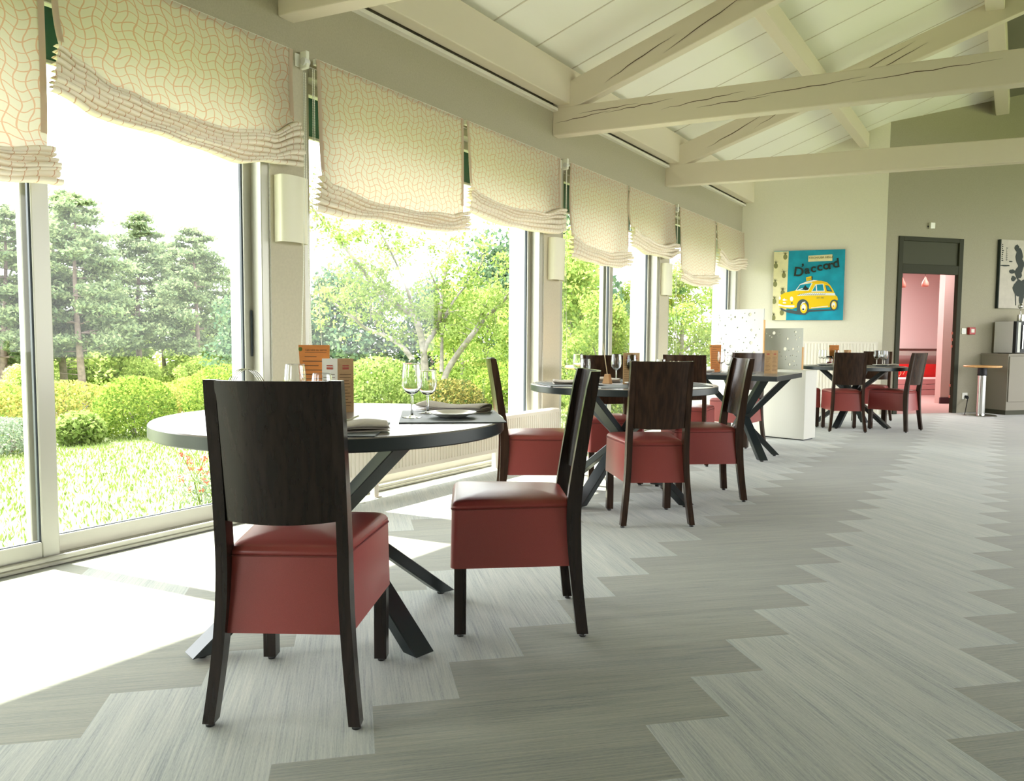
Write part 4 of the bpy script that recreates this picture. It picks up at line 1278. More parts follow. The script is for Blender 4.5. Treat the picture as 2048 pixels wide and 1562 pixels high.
# ================================================================= TABLEWARE
Tz = .767
def wine_glass(name, label, loc, H_=.197, R_=.0375, group='wine glasses'):
    t = thing(name, label, 'glass', loc, 0, group)
    k = H_ / .197
    b_ = NB()
    lathe(b_, [(0, 0), (.036, 0), (.036, .0015), (.012, .004), (.005, .010), (.0042, .03), (.0042, .075 * k), (.005, .0805 * k), (0, .081 * k)], 28)
    obj('stem', fixn(b_), 'wine', t, True)
    b_ = NB()
    o1 = [(.004, .082 * k), (R_ * .55, .090 * k), (R_ * .88, .106 * k), (R_, .128 * k), (R_ * .99, .150 * k), (R_ * .93, .175 * k), (R_ * .88, H_ - .006), (R_ * .864, H_ - .0012)]
    i1 = [(max(0, r - .0016), z + .0015) for r, z in o1[:-2]] + [(R_ * .88 - .0014, H_ - .006), (R_ * .864 - .0013, H_ - .0012)]
    i1[0] = (0, .088 * k)
    lathe(b_, [(0, .0815 * k)] + o1 + [(R_ * .862 - .0002, H_ - .0003), (R_ * .862 - .0006, H_), (R_ * .862 - .001, H_ - .0003)] + i1[::-1], 32)
    obj('bowl', fixn(b_), 'wine', t, True)
    return t
g = wine_glass('wine_glass', 'tall empty wine glass at the right placemat of the nearest table', (-1.816, 2.045, Tz + .004))
def gl(x, y, lb, z=Tz + .0005): return dup(g, (x, y, z), 0, lb)
g.location.z = Tz + .0045
g2 = wine_glass('wine_glass', 'smaller wine glass behind the tall one on the nearest table', (-1.870, 2.195, Tz + .0045), .165, .036)
gl(-2.09, 1.745, 'tall wine glass showing just above the nearest chair back')
dup(g2, (-1.965, 1.755, Tz + .0045), 0, 'smaller wine glass just above the nearest chair back, left of menu')
gl(-2.53, 4.57, 'tall wine glass left of the stem in wooden block, second table')
dup(g2, (-2.45, 4.53, Tz + .0005), 0, 'smaller wine glass at the left side of the second table')
gl(-2.36, 4.82, 'wine glass standing right behind the wooden block on second table')
gl(-2.17, 4.66, 'wine glass beside the kraft menu on the second table')
dup(g2, (-2.05, 4.88, Tz + .0005), 0, 'smaller wine glass behind the brown chair back on second table')
gl(-2.35, 7.05, 'tall wine glass on the rectangular table beside shiny chair back')
dup(g2, (-2.27, 7.02, Tz + .0005), 0, 'smaller wine glass on the rectangular table beside shiny chair back')
for x, y, lb in [(-2.17, 10.52, 'wine glass at the left edge of the far table'), (-2.12, 10.45, 'second wine glass from the left on the far table'), (-1.98, 10.55, 'wine glass in front of the far menu card'),
                 (-1.50, 10.56, 'left of three glasses on the right of the far table'), (-1.44, 10.62, 'middle of three glasses on the right of the far table'), (-1.40, 10.50, 'right of three glasses on the right of the far table')]:
    gl(x, y, lb)

def placemat(c, ang, label, w_=.44, d_=.37):
    b_ = NB(); box(b_, -w_ / 2, w_ / 2, -d_ / 2, d_ / 2, 0, .004, bev=.0015, seg=1)
    o_ = obj('placemat', b_, 'mat', None, loc=(c[0], c[1], Tz), rotz=ang)
    return tag(o_, label, 'placemat', 'slate placemats')
placemat((-1.742, 2.178), math.atan2(.333, -.287), 'slate grey placemat with plate at the right of the nearest table')
placemat((-1.835, 1.600), math.atan2(.59, .80), 'slate grey placemat half hidden by the nearest chair back')
placemat((-2.44, 4.30), math.atan2(-.70, .71), 'dark placemat at the left of the second table')
placemat((-2.04, 4.36), math.atan2(.627, .78), 'dark placemat behind the brown chair back on second table')
placemat((-2.45, 4.92), math.atan2(.78, .627) , 'dark placemat at the far side of the second table')
placemat((-1.90, 4.78), math.atan2(.8, -.6), 'dark placemat at the right side of the second table')
placemat((-2.20, 6.72), 0.0, 'dark placemat on the near end of the rectangular table')
placemat((-1.92, 9.98), math.atan2(-.4, .9) + pi, 'dark placemat at the near side of the far table')
placemat((-1.40, 10.38), rad(80), 'dark placemat at the right side of the far table')
def plate(c, r, label, z=Tz + .004):
    b_ = NB(); lathe(b_, [(0, .001), (r * .55, .0005), (r * .62, .004), (r, .016), (r, .019), (r * .93, .018), (r * .62, .008), (0, .006)], 48)
    return tag(obj('side_plate', b_, 'china', None, 'auto', loc=(c[0], c[1], z)), label, 'plate', 'white side plates')
plate((-1.712, 2.150), .088, 'small white plate on the right placemat of the nearest table')
plate((-2.05, 4.50), .085, 'white plate on the second table beside kraft menu')
plate((-1.98, 4.86), .085, 'white plate at the right side of the second table')
plate((-1.42, 10.36), .10, 'white plate at the right of the far table')
plate((-2.05, 10.1), .085, 'white plate at the left of the far table')
def napkin(c, ang, label, L_=.27, W_=.085, rolls=3, z=Tz + .004, seed=1):
    """folded cloth napkin: stacked soft layers that curl over at one long edge"""
    t = thing('napkin', label, 'napkin', (c[0], c[1], z), ang, 'folded taupe napkins')
    b_ = NB(); rs = random.Random(seed)
    n = 22
    prof = [(-W_ / 2, .0015), (-W_ * .2, .001), (W_ * .25, .0012), (W_ * .45, .004), (W_ * .52, .012), (W_ * .46, .021), (W_ * .25, .026), (-W_ * .1, .024), (-W_ * .42, .019), (-W_ * .5, .016), (-W_ * .40, .013), (0, .016), (W_ * .2, .017), (W_ * .33, .014), (W_ * .3, .010), (0, .009), (-W_ * .45, .008)]
    R = []
    for i in range(n + 1):
        u = i / n; x = (u - .5) * L_
        R.append([b_.verts.new((x + .003 * sin(j * 1.3), y + .006 * sin(u * 5 + seed) * (1 if j > 4 else .4), z_ * (1 + .18 * sin(u * 6.5 + seed + j * .1)) + .0005)) for j, (y, z_) in enumerate(prof)])
    for a, b in zip(R, R[1:]):
        for j in range(len(prof) - 1): b_.faces.new((a[j], b[j], b[j + 1], a[j + 1]))
    o_ = obj('cloth', b_, 'napkin', t, True)
    m_ = o_.modifiers.new('thick', 'SOLIDIFY'); m_.thickness = .0018
    return t
napkin((-1.868, 2.352), math.atan2(.14, .99), 'rolled taupe napkin behind the plate on the nearest table', .30, .10)
napkin((-1.690, 1.640), math.atan2(.80, .60), 'taupe napkin with fork beside the nearest chair back', .20, .10, seed=3)
napkin((-2.43, 4.30), math.atan2(.55, .83), 'folded white-taupe napkin at the left of the second table', .24, .12, seed=2)
napkin((-2.40, 4.74), math.atan2(.3, .9), 'folded napkin behind the wooden block on second table', .20, .07, seed=5)
napkin((-1.98, 4.96), .3, 'small napkin behind the brown chair back on second table', .16, .07, seed=6)
napkin((-2.42, 6.78), .5, 'dark napkin on the rectangular table beside the shiny chair back', .18, .09, seed=7)
napkin((-2.0, 10.12), -.3, 'folded napkin at the left of the far table', .18, .09, seed=8)
napkin((-1.32, 10.42), .4, 'folded napkin at the right of the far table', .18, .09, seed=9)
# fork
fk = thing('fork', 'steel fork with upright tines beside the nearest chair back', 'fork', (-1.755, 1.640, Tz + .034), math.atan2(.8, .6))
bm = NB(); tube(bm, [(-.14, -.02, -.026), (-.02, -.02, 0), (.0, -.02, .004)], [.004, .0025, .004], 8)
obj('handle', bm, 'steel', fk)
bm = NB()
for k in range(4): tube(bm, [(.0, -.02 + (k - 1.5) * .006, .004), (.025, -.02 + (k - 1.5) * .006, .0), (.055, -.02 + (k - 1.5) * .006, .012)], .0013, 6)
obj('tines', bm, 'steel', fk)
# wire bread basket with arched handle behind the nearest chair
wb_ = thing('wire_basket', 'silver wire basket arch showing above the nearest chair back', 'basket', (-2.30, 1.70, Tz + .001))
bm = NB()
for r_b, z_b in ((.055, .004), (.085, .05), (.095, .075)):
    tube(bm, [(r_b * cos(2 * pi * i / 28), r_b * sin(2 * pi * i / 28), z_b) for i in range(29)], .002, 6)
for k in range(14):
    a = 2 * pi * k / 14; tube(bm, [(.055 * cos(a), .055 * sin(a), .004), (.085 * cos(a), .085 * sin(a), .05), (.095 * cos(a), .095 * sin(a), .075)], .0015, 5)
obj('body', bm, 'steel', wb_)
for k, dx in enumerate((-.018, -.006, .006, .018)):
    bm = NB(); tube(bm, [(.062 * cos(pi * i / 20) * .83 + dx, .062 * cos(pi * i / 20) * .56, .075 + .10 * sin(pi * i / 20)) for i in range(21)], .0018, 6); obj('handle', bm, 'steel', wb_)

# menu cards
def textlines(b_, x0, x1, z0, z1, n, y, rs, mi=0, hh=.0016):
    for k in range(n):
        z = z1 - (z1 - z0) * k / max(1, n - 1); a = x0 + rs.random() * (x1 - x0) * .1; b = x1 - rs.random() * (x1 - x0) * .4
        face(b_, [(a, y, z - hh), (b, y, z - hh), (b, y, z + hh), (a, y, z + hh)], mi)
m1 = thing('wine_menu_card', 'orange wood-look wine list standing behind the cream menu', 'menu', (-2.335, 2.045, Tz), rad(34))
bm = NB(); hexa(bm, [(-.046, 0, 0), (.056, 0, 0), (.056, .006, 0), (-.046, .006, 0), (-.062, 0, .262), (.062, 0, .262), (.062, .006, .262), (-.062, .006, .262)]); obj('board', bm, 'orange', m1)
bm = NB(); rs = random.Random(2); textlines(bm, -.046, .045, .02, .215, 12, -.0006, rs); face(bm, [(-.036, -.0006, .232), (.050, -.0006, .232), (.050, -.0006, .2335), (-.036, -.0006, .2335)]); obj('print', bm, 'print', m1)
bm = NB(); face(bm, [(-.054 + .008 * cos(a), -.0007, .245 + .009 * sin(a)) for a in [2 * pi * k / 10 for k in range(10)]]); obj('emblem', bm, 'leafy', m1)
textmesh('heading', 'Les vins au verre', .0125, 'print', m1, (-.034, -.0008, .238), (rad(90), 0, 0), .0001)
bm = NB(); box(bm, -.05, .05, -.02, .03, 0, .008); obj('stand', bm, 'orange', m1)
def tent_menu(loc, rotz, label, H_=.21, w_=.062, front='card'):
    t = thing('folded_menu', label, 'menu', (loc[0], loc[1], Tz), rotz, 'folded standing menus')
    # three-sided standing card
    P_ = [(-w_, -.012), (0, -.020), (w_ * .92, .006), (.01, .05)]
    b_ = NB(); rs = random.Random(6)
    def panel(a, b, mi):
        face(b_, [(a[0], a[1], 0), (b[0], b[1], 0), (b[0], b[1], H_), (a[0], a[1], H_)], mi)
    panel(P_[0], P_[1], 0); panel(P_[1], P_[2], 1); panel(P_[2], P_[3], 1); panel(P_[3], P_[0], 0)
    o_ = obj('card', b_, [front, 'kraft'], t); m_ = o_.modifiers.new('thick', 'SOLIDIFY'); m_.thickness = .0012
    for (a, b, mt) in ((P_[0], P_[1], 'print'), (P_[1], P_[2], 'print')):
        b2_ = NB(); d = Vector((b[0] - a[0], b[1] - a[1], 0)); L_ = d.length; d.normalize(); nn = Vector((d.y, -d.x, 0))
        for k in range(11):
            z = H_ * (.70 - .058 * k); s0, s1 = .12 * L_, L_ * (.55 + .35 * rs.random())
            q = [Vector((a[0], a[1], 0)) + d * s + nn * .0016 for s in (s0, s1)]
            face(b2_, [q[0] + Vector((0, 0, z)), q[1] + Vector((0, 0, z)), q[1] + Vector((0, 0, z + .0022)), q[0] + Vector((0, 0, z + .0022))])
        obj('print', b2_, mt, t)
        b2_ = NB(); q = [Vector((a[0], a[1], 0)) + d * s + nn * .0016 for s in (L_ * .3, L_ * .7)]
        for (z0, z1) in ((.80, .84), (.855, .88)):
            face(b2_, [q[0] + Vector((0, 0, H_ * z0)), q[1] + Vector((0, 0, H_ * z0)), q[1] + Vector((0, 0, H_ * z1)), q[0] + Vector((0, 0, H_ * z1))])
        obj('heading', b2_, 'printred', t)
    return t
tm = tent_menu((-2.205, 2.055), rad(34), 'cream and kraft folded menu behind the nearest chair back')
tent_menu((-2.17, 4.665), rad(40), 'kraft folded menu standing on the second table', front='kraft')
tent_menu((-1.905, 7.14), rad(20), 'kraft folded menu on the corner of the rectangular table', .215, front='kraft')
tent_menu((-1.86, 10.62), rad(30), 'kraft folded menu at the middle of the far table', .20, .05, front='kraft')
for (x, y, rz, lb) in [(-2.02, 10.58, .4, 'orange menu board leaning on the far table'), (-2.62, 7.2, .9, 'dark orange menu board seen above the chair at rectangular table')]:
    dup(m1, (x, y, Tz if y > 8 else Tz), rz, lb)
# put the second board on the table edge
for o_ in COL.objects:
    if o_.get('label', '') == 'dark orange menu board seen above the chair at rectangular table': o_.location = (-2.44, 7.15, Tz)
# wooden block with a dried stem
wbk = thing('wooden_stem_block', 'small orange wooden block holding a dried stem on the second table', 'ornament', (-2.33, 4.625, Tz))
bm = NB(); hexa(bm, [(-.026, -.026, 0), (.026, -.026, 0), (.026, .026, 0), (-.026, .026, 0), (-.015, -.015, .062), (.015, -.015, .062), (.015, .015, .062), (-.015, .015, .062)]); obj('block', bm, 'lightwood', wbk)
bm = NB(); tube(bm, [(0, 0, .05), (-.012, 0, .12), (-.02, -.008, .19), (-.030, -.012, .27)], [.003, .0028, .0035, .0015], 6); obj('stem', bm, 'straw', wbk)
# bread basket further away, candle
bk = thing('bread_basket', 'small orange basket of bread sticks showing behind the brown chair back', 'basket', (-2.44, 5.02, Tz + .001))
bm = NB(); lathe(bm, [(0, .002), (.045, .002), (.055, .05), (.052, .05), (.042, .006), (0, .006)], 20); obj('bowl', bm, 'lightwood', bk, 'auto')
bm = NB()
for k in range(7): tube(bm, [(.01 * (k - 3), .006 * (k % 3), .01), (.014 * (k - 3), .01 * (k % 3) - .01, .14 + .01 * (k % 2))], .005, 6)
obj('bread_sticks', bm, 'straw', bk)
bk.location = (-2.02, 5.05, Tz + .0005)
cd_ = thing('tealight_glass', 'pink candle inside a clear glass on the far table', 'candle', (-2.03, 10.36, Tz + .0005))
bm = NB(); lathe(bm, [(0, .0), (.035, 0), (.045, .03), (.048, .07), (.038, .12), (.037, .12), (.046, .07), (.043, .03), (.033, .003), (0, .003)], 24); obj('holder', fixn(bm), 'wine', cd_, True)
bm = NB(); lathe(bm, [(0, .005), (.028, .005), (.028, .045), (0, .047)], 20); obj('candle', bm, 'candle', cd_, 'auto')
bm = NB(); box(bm, -.05, .05, -.05, .05, -.0004, .0); 
bm.free()

# ================================================================= OUTSIDE
# awnings above the windows
for (y0, y1, lb) in [(.2, 3.0, 'dark green awning strip outside the nearest window'), (3.02, 6.05, 'dark green awning strip outside the second window'), (6.07, 8.72, 'dark green awning strip outside the third window'), (8.74, 11.75, 'dark green awning strip outside the fourth window')]:
    r_ = thing('awning', lb, 'awning', (EX, y0, 0), 0, 'green awnings')
    bm = NB(); box(bm, -.12, -.001, 0, y1 - y0, 2.86, 2.94, bev=.01); obj('cassette', bm, 'alu', r_)
    bm = NB(); box(bm, -.095, -.090, 0.0, y1 - y0, 2.44, 2.87); obj('fabric', bm, 'green', r_)
    bm = NB(); box(bm, -.105, -.082, 0, y1 - y0, 2.425, 2.445, bev=.003, seg=1); obj('bottom_bar', bm, 'alu', r_)

# ground
def gz(x):
    d = -x - 4.0
    if d < 0: return -.12
    z = -.12 - .006 * d
    if d > 6.5: z -= .085 * (d - 6.5)
    return max(z, -3.2)
bm = NB()
xs_ = [40, 3.4, EX] + [-4.02 - .5 * k for k in range(1, 30)] + [-20 - 2.5 * k for k in range(30)]
ys_ = [-60, -20, -5] + [k for k in range(0, 40, 2)] + [60, 120]
GV = {}
for i, x in enumerate(xs_):
    for j, y in enumerate(ys_): GV[i, j] = bm.verts.new((x, y, gz(x) if x <= EX else -.12))
for i in range(len(xs_) - 1):
    for j in range(len(ys_) - 1): bm.faces.new((GV[i, j], GV[i, j + 1], GV[i + 1, j + 1], GV[i + 1, j]))
gobj = obj('ground', fixn(bm), 'lawn', None, True); struct(gobj, 'green lawn outside sloping away to the woods')
rng = np.random.default_rng(3)
n = 60000
X = -4.1 - 6.5 * rng.random(n) ** .8; Y = rng.uniform(1.0, 11.5, n)
Cc = np.stack([X, Y, np.array([gz(x) for x in X]) + .018], 1)
A_ = np.stack([rng.normal(0, .007, n), rng.normal(0, .007, n), np.full(n, .022) * rng.uniform(.5, 1.4, n)], 1)
B_ = np.stack([rng.normal(0, .004, n), rng.normal(0, .004, n), np.zeros(n)], 1)
g_ = quads_obj('grass', Cc, A_, B_, 'blade'); tag(g_, 'short bright lawn grass outside the windows', 'grass', kind='stuff')

def shell_bush(name, label, cat, loc, r, n, size, mat, seed, trunk=False, squash=.9, group=None, fill=.5, lumps=9):
    t = thing(name, label, cat, loc, 0, group)
    rg = np.random.default_rng(seed)
    th = rg.uniform(0, 2 * pi, n); cz = rg.uniform(-.75, 1, n); rr_ = 1 - fill * rg.random(n) ** 2
    sn = np.sqrt(1 - cz * cz)
    D = np.stack([sn * np.cos(th), sn * np.sin(th), cz], 1)
    k = rg.normal(size=(lumps, 3)); k /= np.linalg.norm(k, axis=1)[:, None]
    lump = 1 + .09 * np.max(D @ k.T, axis=1) - .05 + .03 * np.sin(D[:, 0] * 13) * np.cos(D[:, 2] * 11)
    Cc = D * (r * rr_ * lump)[:, None] * [1, 1, squash]
    Cc[:, 2] += r * squash * .78
    Cc = Cc[Cc[:, 2] > 0.01]
    a, b = rnd_axes(rg, len(Cc), size, 1.5)
    quads_obj('foliage', Cc, a, b, mat, t)
    b_ = NB()
    rs = random.Random(seed)
    for q in range(6):
        an = rs.uniform(0, 6.28); tube(b_, [(.03 * cos(an), .03 * sin(an), 0), (r * .3 * cos(an), r * .3 * sin(an), r * squash * .5), (r * .55 * cos(an + .4), r * .55 * sin(an + .4), r * squash * .95)], [.02 * r + .004, .012 * r + .003, .004], 6)
    obj('stems', b_, 'bark2', t)
    return t
shell_bush('clipped_bush', 'rounded clipped green bush on the lawn', 'bush', (-8.95, 5.02, gz(-8.95)), .46, 7000, .020, 'box1', 1)
shell_bush('clipped_bush', 'second rounded bush partly behind the nearest chair', 'bush', (-8.9, 6.25, gz(-8.9)), .54, 7000, .021, 'box1', 2)
shell_bush('garden_shrub', 'large feathery yellow-green shrub outside the second window', 'bush', (-5.95, 6.15, gz(-6)), .58, 11000, .022, 'leafy', 3, squash=.95, fill=.7)
shell_bush('garden_shrub', 'boxwood shrub with orange tips outside the second window', 'bush', (-5.95, 7.46, gz(-6)), .44, 8000, .018, 'box2', 4)
shell_bush('garden_shrub', 'bright green shrub by the right edge of the second window', 'bush', (-5.7, 8.35, gz(-6)), .55, 8000, .022, 'box1', 5, fill=.7)
shell_bush('garden_shrub', 'low leafy plant left of the clipped bush', 'plant', (-8.75, 4.25, gz(-8.7)), .26, 1800, .035, 'leafy', 6, squash=.8)
shell_bush('garden_shrub', 'grey-green low shrub at the left edge of the flower bed', 'plant', (-8.6, 3.45, gz(-8.6)), .38, 4500, .016, 'lav', 7, squash=.55)
for i, (x, y, r, lb) in enumerate([(-11.2, 4.1, .8, 'yellow flowering mound at the far left of the lawn'), (-11.4, 5.3, .75, 'yellow flowering mound left of the clipped bush'), (-11.3, 6.4, .7, 'yellow flowering mound between the two clipped bushes'), (-11.4, 7.6, .75, 'yellow flowering mound behind the right clipped bush')]):
    shell_bush('flower_mound', lb, 'flowers', (x, y, gz(x)), r, 5000, .026, 'yelflw', 20 + i, squash=.5, group='yellow flower mounds')
# red flowers near the window
rf_ = thing('red_flowers', 'thin stems with small red flowers on the lawn behind the nearest chair', 'flowers', (-4.7, 3.12, gz(-4.7)))
bm = NB(); rs = random.Random(12); heads = []
for k in range(16):
    x0, y0 = rs.uniform(-.12, .12), rs.uniform(-.14, .14); x1, y1, z1 = x0 + rs.uniform(-.1, .1), y0 + rs.uniform(-.12, .12), rs.uniform(.12, .50)
    tube(bm, [(x0 * .5, y0 * .5, 0), (x0, y0, z1 * .5), (x1, y1, z1)], .0025, 5); heads.append((x1, y1, z1))
obj('stems', bm, 'leafy', rf_)
rg = np.random.default_rng(5); Cc = np.repeat(np.array(heads), 14, axis=0) + rg.normal(0, .009, (16 * 14, 3)); a, b = rnd_axes(rg, len(Cc), .009, 1.2); quads_obj('petals', Cc, a, b, 'redflw', rf_)
Cc = rg.normal(0, 1, (500, 3)) * [.12, .13, .06] + [0, 0, .13]; Cc = Cc[Cc[:, 2] > .02]; a, b = rnd_axes(rg, len(Cc), .016, 2); quads_obj('leaves', Cc, a, b, 'lav', rf_)
r_ = thing('terracotta_planter', 'reddish round planter below the feathery shrub', 'planter', (-4.95, 5.22, gz(-5)))
bm = NB(); lathe(bm, [(0, 0), (.15, 0), (.21, .30), (.235, .31), (.235, .36), (.21, .36), (.20, .32), (0, .31)], 36); obj('pot', bm, 'terra', r_, 'auto')
bm = NB(); lathe(bm, [(0, .312), (.2, .315)], 20); obj('soil', bm, 'bark', r_)

# flowering tree outside the second window
TP = [[(-7.86, 9.17, 0.63), (-7.92, 9.17, 1.03), (-7.82, 8.93, 1.34), (-8.1, 9.13, 1.47), (-8.2, 8.86, 1.61), (-8.54, 8.92, 1.75), (-8.71, 8.86, 1.96), (-8.51, 8.34, 2.22), (-8.74, 8.15, 2.61), (-9.55, 8.62, 2.94), (-9.31, 8.11, 3.16)],
[(-8.06, 9.11, 1.49), (-8.1, 9.09, 1.7), (-8.0, 8.86, 1.93), (-8.62, 9.38, 2.25), (-8.42, 8.91, 2.56), (-8.85, 9.09, 2.95), (-8.69, 8.78, 3.12)],
[(-7.91, 9.16, 0.9), (-7.8, 9.25, 1.11), (-7.79, 9.44, 1.31), (-7.48, 9.08, 1.52), (-7.77, 9.48, 1.78), (-8.0, 9.62, 1.92), (-7.89, 9.3, 2.19)],
[(-7.69, 9.38, 1.77), (-7.65, 9.44, 2.23), (-7.79, 9.66, 2.53), (-7.66, 9.69, 2.85)],
[(-7.63, 9.31, 0.44), (-7.44, 9.47, 0.84), (-7.01, 9.26, 1.12), (-7.26, 9.95, 1.42), (-7.0, 9.94, 1.59), (-6.65, 9.84, 1.83), (-6.34, 9.75, 2.15), (-6.75, 10.52, 2.56)],
[(-7.64, 9.31, 0.55), (-7.65, 9.33, 0.82), (-7.65, 9.33, 1.24), (-7.7, 9.63, 1.67), (-7.66, 9.86, 1.9)],
[(-8.04, 9.06, 0.75), (-8.18, 8.98, 0.96), (-8.56, 9.0, 1.13), (-9.0, 8.96, 1.24), (-8.76, 8.5, 1.4), (-9.32, 8.63, 1.62), (-9.27, 8.25, 1.85)],
[(-8.56, 8.75, 1.28), (-8.45, 8.85, 1.66), (-8.75, 9.2, 1.98)], [(-7.65, 9.37, 1.41), (-7.48, 9.52, 1.79), (-7.49, 10.0, 2.12), (-6.9, 9.47, 2.36)], [(-8.62, 8.72, 1.36), (-8.63, 8.74, 1.76)]]
TR0 = [.062, .032, .055, .026, .058, .036, .045, .018, .022, .014]
tr = thing('garden_tree', 'spreading tree with pale bent branches and light green leaves', 'tree', (-7.8, 9.2, -.5))
off = Vector((-7.8, 9.2, -.5))
bm = NB(); allp = []
for p, r in zip(TP, TR0):
    pts = [Vector(q) - off for q in p]
    if r > .05:
        pts = [Vector((pts[0].x + .06, pts[0].y, 0))] + pts
    # smooth
    sm = []
    for i in range(len(pts) - 1):
        for k in range(4): sm.append(pts[i].lerp(pts[i + 1], k / 4))
    sm.append(pts[-1])
    for it in range(2): sm = [sm[0]] + [(sm[i - 1] + sm[i] * 2 + sm[i + 1]) / 4 for i in range(1, len(sm) - 1)] + [sm[-1]]
    tube(bm, sm, [r * (1 - .72 * i / (len(sm) - 1)) for i in range(len(sm))], 9)
    allp += sm[len(sm) // 3:]
rs = random.Random(9); tw = []
for k in range(120):
    p = rs.choice(allp); d = Vector((rs.gauss(0, 1), rs.gauss(0, 1), rs.gauss(.3, .8))).normalized() * rs.uniform(.3, .8)
    tube(bm, [p, p + d * .5 + Vector((0, 0, .03)), p + d], [.007, .005, .002], 5); tw.append((p, d))
obj('trunk', bm, 'bark2', tr, True)
rg = np.random.default_rng(7); cl_ = []
for (p, d) in tw:
    for k in range(7):
        q = p + d * rs.uniform(.25, 1.1); cl_.append((q.x, q.y, q.z))
for k in range(240):
    p = rs.choice(allp); cl_.append((p.x + rs.gauss(0, .35), p.y + rs.gauss(0, .35), p.z + rs.gauss(.15, .3)))
cl_ = np.array([c for c in cl_ if c[2] > 1.3]); Cc = np.repeat(cl_, 11, axis=0) + rg.normal(0, .055, (len(cl_) * 11, 3)); a, b = rnd_axes(rg, len(Cc), .032, 1.7)
quads_obj('foliage', Cc, a, b, 'leafy', tr)

# leafy tree generator
def leafy_tree(name, label, loc, H_, R_, n, size, mat, seed, bark='bark', group=None, base=.15, blobs=26, stem=True):
    t = thing(name, label, 'tree', loc, 0, group)
    rg = np.random.default_rng(seed); rs = random.Random(seed)
    cs = []
    for k in range(blobs):
        z = base + (1 - base) * (k + .5) / blobs; prof = math.sin(min(1, (1 - z) * 1.25 + .12) * pi / 2)
        a = rs.uniform(0, 6.28); q = R_ * prof * rs.uniform(.25, .75)
        cs.append((q * cos(a), q * sin(a), z * H_, R_ * rs.uniform(.28, .45)))
    per = n // blobs; L_ = []
    for (x, y, z, r) in cs:
        d = rg.normal(size=(per, 3)); d /= np.linalg.norm(d, axis=1)[:, None]
        L_.append(np.array([x, y, z]) + d * (r * (1 - .6 * rg.random(per) ** 2))[:, None] * [1, 1, .75])
    Cc = np.concatenate(L_); Cc = Cc[Cc[:, 2] > .03]; a, b = rnd_axes(rg, len(Cc), size, 1.5)
    quads_obj('foliage', Cc, a, b, mat, t)
    b_ = NB(); tube(b_, [(0, 0, -.3), (.03 * H_ * rs.uniform(-1, 1), 0, H_ * .4), (0, .02 * H_, H_ * .8)], [.02 * H_ + .02, .013 * H_ + .01, .01], 8)
    for k in range(8):
        c = cs[rs.randrange(len(cs))]; tube(b_, [(0, 0, c[2] * .6), (c[0] * .6, c[1] * .6, c[2] * .9), c[:3]], [.008 * H_, .005 * H_, .004], 6)
    obj('trunk', b_, bark, t, True)
    return t
def pine(name, label, loc, H_, seed, group, R_=1.6, start=.38, n=15000, lean=0):
    t = thing(name, label, 'tree', loc, 0, group)
    rg = np.random.default_rng(seed); rs = random.Random(seed)
    b_ = NB(); tp = []
    for i in range(9):
        k = i / 8; tp.append(Vector((lean * k * H_ + .10 * sin(k * 5 + seed), .10 * cos(k * 4 + seed), k * H_)))
    tube(b_, tp, [.17 * (1 - .86 * i / 8) for i in range(9)], 9)
    pads = []; lv = int(15 * (1 - start) / .6)
    for l in range(lv):
        k = start + (1 - start) * (l + .3) / lv; z = k * H_; base = tp[0].lerp(tp[-1], k)
        tt = (k - start) / (1 - start)
        rmax = R_ * (1 - tt) ** .62 * (.72 + .28 * min(1, tt * 4)) + .12
        for q in range(rs.choice([4, 5, 5])):
            a = rs.uniform(0, 6.28); ln = rmax * rs.uniform(.55, 1.08)
            e = base + Vector((ln * cos(a), ln * sin(a), ln * rs.uniform(.02, .30)))
            mid = base.lerp(e, .5) + Vector((0, 0, -.04 * ln))
            tube(b_, [base, mid, e], [.035 * (1 - tt * .6), .02, .006], 5)
            pads.append((e, .22 + .26 * ln / R_)); pads.append((mid, .16 + .16 * ln / R_))
            if rs.random() < .6: pads.append((e + Vector((rs.uniform(-.3, .3), rs.uniform(-.3, .3), rs.uniform(-.08, .14))), .24))
    pads.append((tp[-1] + Vector((0, 0, .05)), .25))
    if start < .5:
        for q in range(4):
            z = rs.uniform(.2, start) * H_; a = rs.uniform(0, 6.28); bs = tp[0].lerp(tp[-1], z / H_); e = bs + Vector((.9 * cos(a), .9 * sin(a), .1)); tube(b_, [bs, e], [.02, .005], 5)
    obj('trunk', b_, 'bark', t, True)
    W_ = np.array([p[1] ** 2 for p in pads]); W_ /= W_.sum(); idx = rg.choice(len(pads), n, p=W_)
    PC = np.array([tuple(p[0]) for p in pads]); PR = np.array([p[1] for p in pads])
    Cc = PC[idx] + rg.normal(0, .62, (n, 3)) * PR[idx][:, None] * [1, 1, .42]
    a, b = rnd_axes(rg, n, .095, 2.2, flat=.2)
    quads_obj('crown', Cc, a, b, 'pine', t)
    return t
PG = 'tall pines beyond the lawn'
pA = pine('pine_tree', 'tallest pine with a broad crown, right of the window mullion', (-30.94, 15.16, -2.2), 8.75, 1, PG, 2.5, .30, 26000)
pB = pine('pine_tree', 'slim pine with a pointed crown in the middle of the window', (-34.76, 19.84, -2.2), 9.1, 2, PG, 2.1, .30, 22000)
pC = pine('pine_tree', 'bushy pine at the far left behind the window', (-33.4, 13.5, -2.4), 8.5, 3, PG, 2.8, .26, 28000)
dup(pB, (-37.63, 22.7, -2.4), 1.3, 'thin pine just right of the slim pointed pine').scale = (.8, .8, .93)
dup(pA, (-30.77, 20.13, -2.0), 2.0, 'broad pine nearest the pillar').scale = (.86, .86, .905)
dup(pB, (-37.8, 25.0, -2.4), 3.0, 'pine partly hidden behind the broad pine near the pillar').scale = (1, 1, .93)
dup(pC, (-35.7, 15.5, -2.5), 1.1, 'pine behind the window mullion').scale = (.85, .85, 1.0)
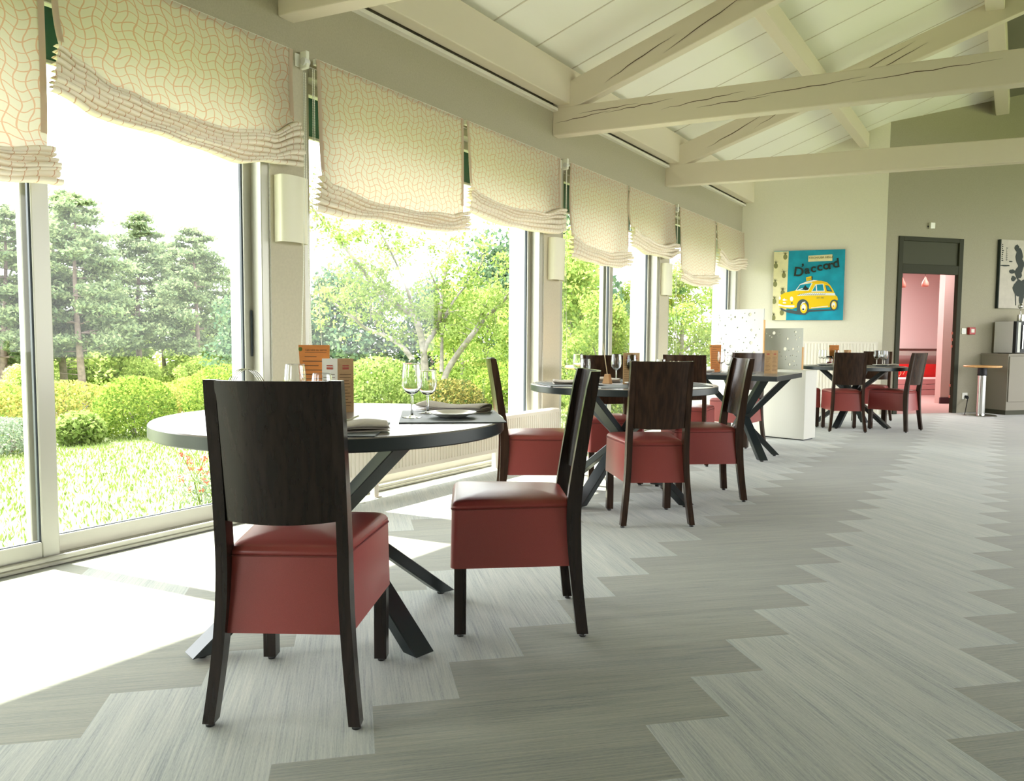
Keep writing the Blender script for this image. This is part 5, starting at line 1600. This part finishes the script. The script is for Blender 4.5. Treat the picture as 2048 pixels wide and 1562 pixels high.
dup(pB, (-36.0, 16.9, -2.5), .7, 'tall thin pine behind the tallest broad pine').scale = (1.1, 1.1, 1.10)
dup(pC, (-35.2, 25.9, -2.4), 4.0, 'low bushy pine against the window jamb').scale = (.8, .8, .88)
dup(pA, (-36.5, 12.6, -2.5), 3.5, 'pine at the far left edge').scale = (.95, .95, .92)
UG = 'bright understory trees below the pines'
uA = leafy_tree('understory_tree', 'bright yellow-green young tree between the left pine trunks', (-39.0, 16.0, -2.7), 4.7, 3.0, 13000, .12, 'underfar', 31, group=UG, base=.04)
uB = leafy_tree('understory_tree', 'light green young tree behind the slim pine trunk', (-41.0, 22.5, -2.9), 4.9, 3.1, 13000, .12, 'underfar', 32, group=UG, base=.04)
k = 0
for (x, y, s, rz, lb) in [(-38.0, 11.5, .95, 1, 'green young tree at the far left edge below the pines'), (-43.0, 19.0, 1.1, 2, 'bright tree behind the tallest pine trunk'), (-40.5, 27.5, 1.0, 3, 'bright young tree right of the broad pine trunk'),
                          (-46.0, 24.5, 1.2, 4, 'pale green tree in the gap below the sky'), (-36.0, 23.4, .72, 5, 'short bright tree beside the slanted pine trunk'), (-36.5, 31.0, 1.05, 6, 'bright tree close to the window jamb'),
                          (-31.0, 17.6, .42, 2, 'low bright sapling behind the clipped bush'), (-27.0, 11.4, .36, 1, 'low bright sapling behind the left flower mound'), (-29.0, 19.0, .40, 4, 'low bright sapling behind the second clipped bush')]:
    q = dup(uA if k % 2 else uB, (x, y, gz(x) - .1), rz, lb); q.scale = (s, s, s); k += 1
DG = 'dark trees behind the garden tree'
dA = leafy_tree('woodland_tree', 'dark blue-green tree behind the garden tree, left', (-18.5, 17.6, -1.4), 4.4, 2.4, 12000, .085, 'dkleaf', 41, group=DG, base=.05)
for (x, y, s, rz, lb) in [(-14.4, 20.6, 1.05, 2, 'dark green tree behind the garden tree, right'), (-16.5, 19.6, .8, 3, 'dark low tree behind the middle of the garden tree'), (-20.5, 15.8, .85, 4, 'dark tree near the left edge of the second window'), (-12.6, 21.4, 1.25, 5, 'tall dark tree at the right edge of the second window')]:
    q = dup(dA, (x, y, gz(x) - .1), rz, lb); q.scale = (s, s, s)
lA = leafy_tree('woodland_tree', 'light green tree filling the third window', (-6.9, 12.2, -.4), 3.1, 1.25, 12000, .045, 'under', 51, bark='bark2', base=.03)
for (x, y, s, rz, lb) in [(-5.6, 10.9, .62, 2, 'light green bush low in the third window'), (-8.6, 14.6, 1.15, 3, 'green tree behind, at the right of the third window'), (-9.4, 24.0, 1.2, 4, 'pale tree in the middle of the fourth window'), (-10.6, 22.6, 1.0, 5, 'pale tree at the left of the fourth window'), (-8.2, 25.8, 1.35, 1, 'pale tree at the right of the fourth window'),
                          (-10.9, 15.0, .8, 5, 'light green tree low behind the garden tree'), (-9.8, 12.6, .75, 3.3, 'light green tree low behind the leaning branch')]:
    q = dup(lA, (x, y, gz(x) - .1), rz, lb); q.scale = (s, s, s)
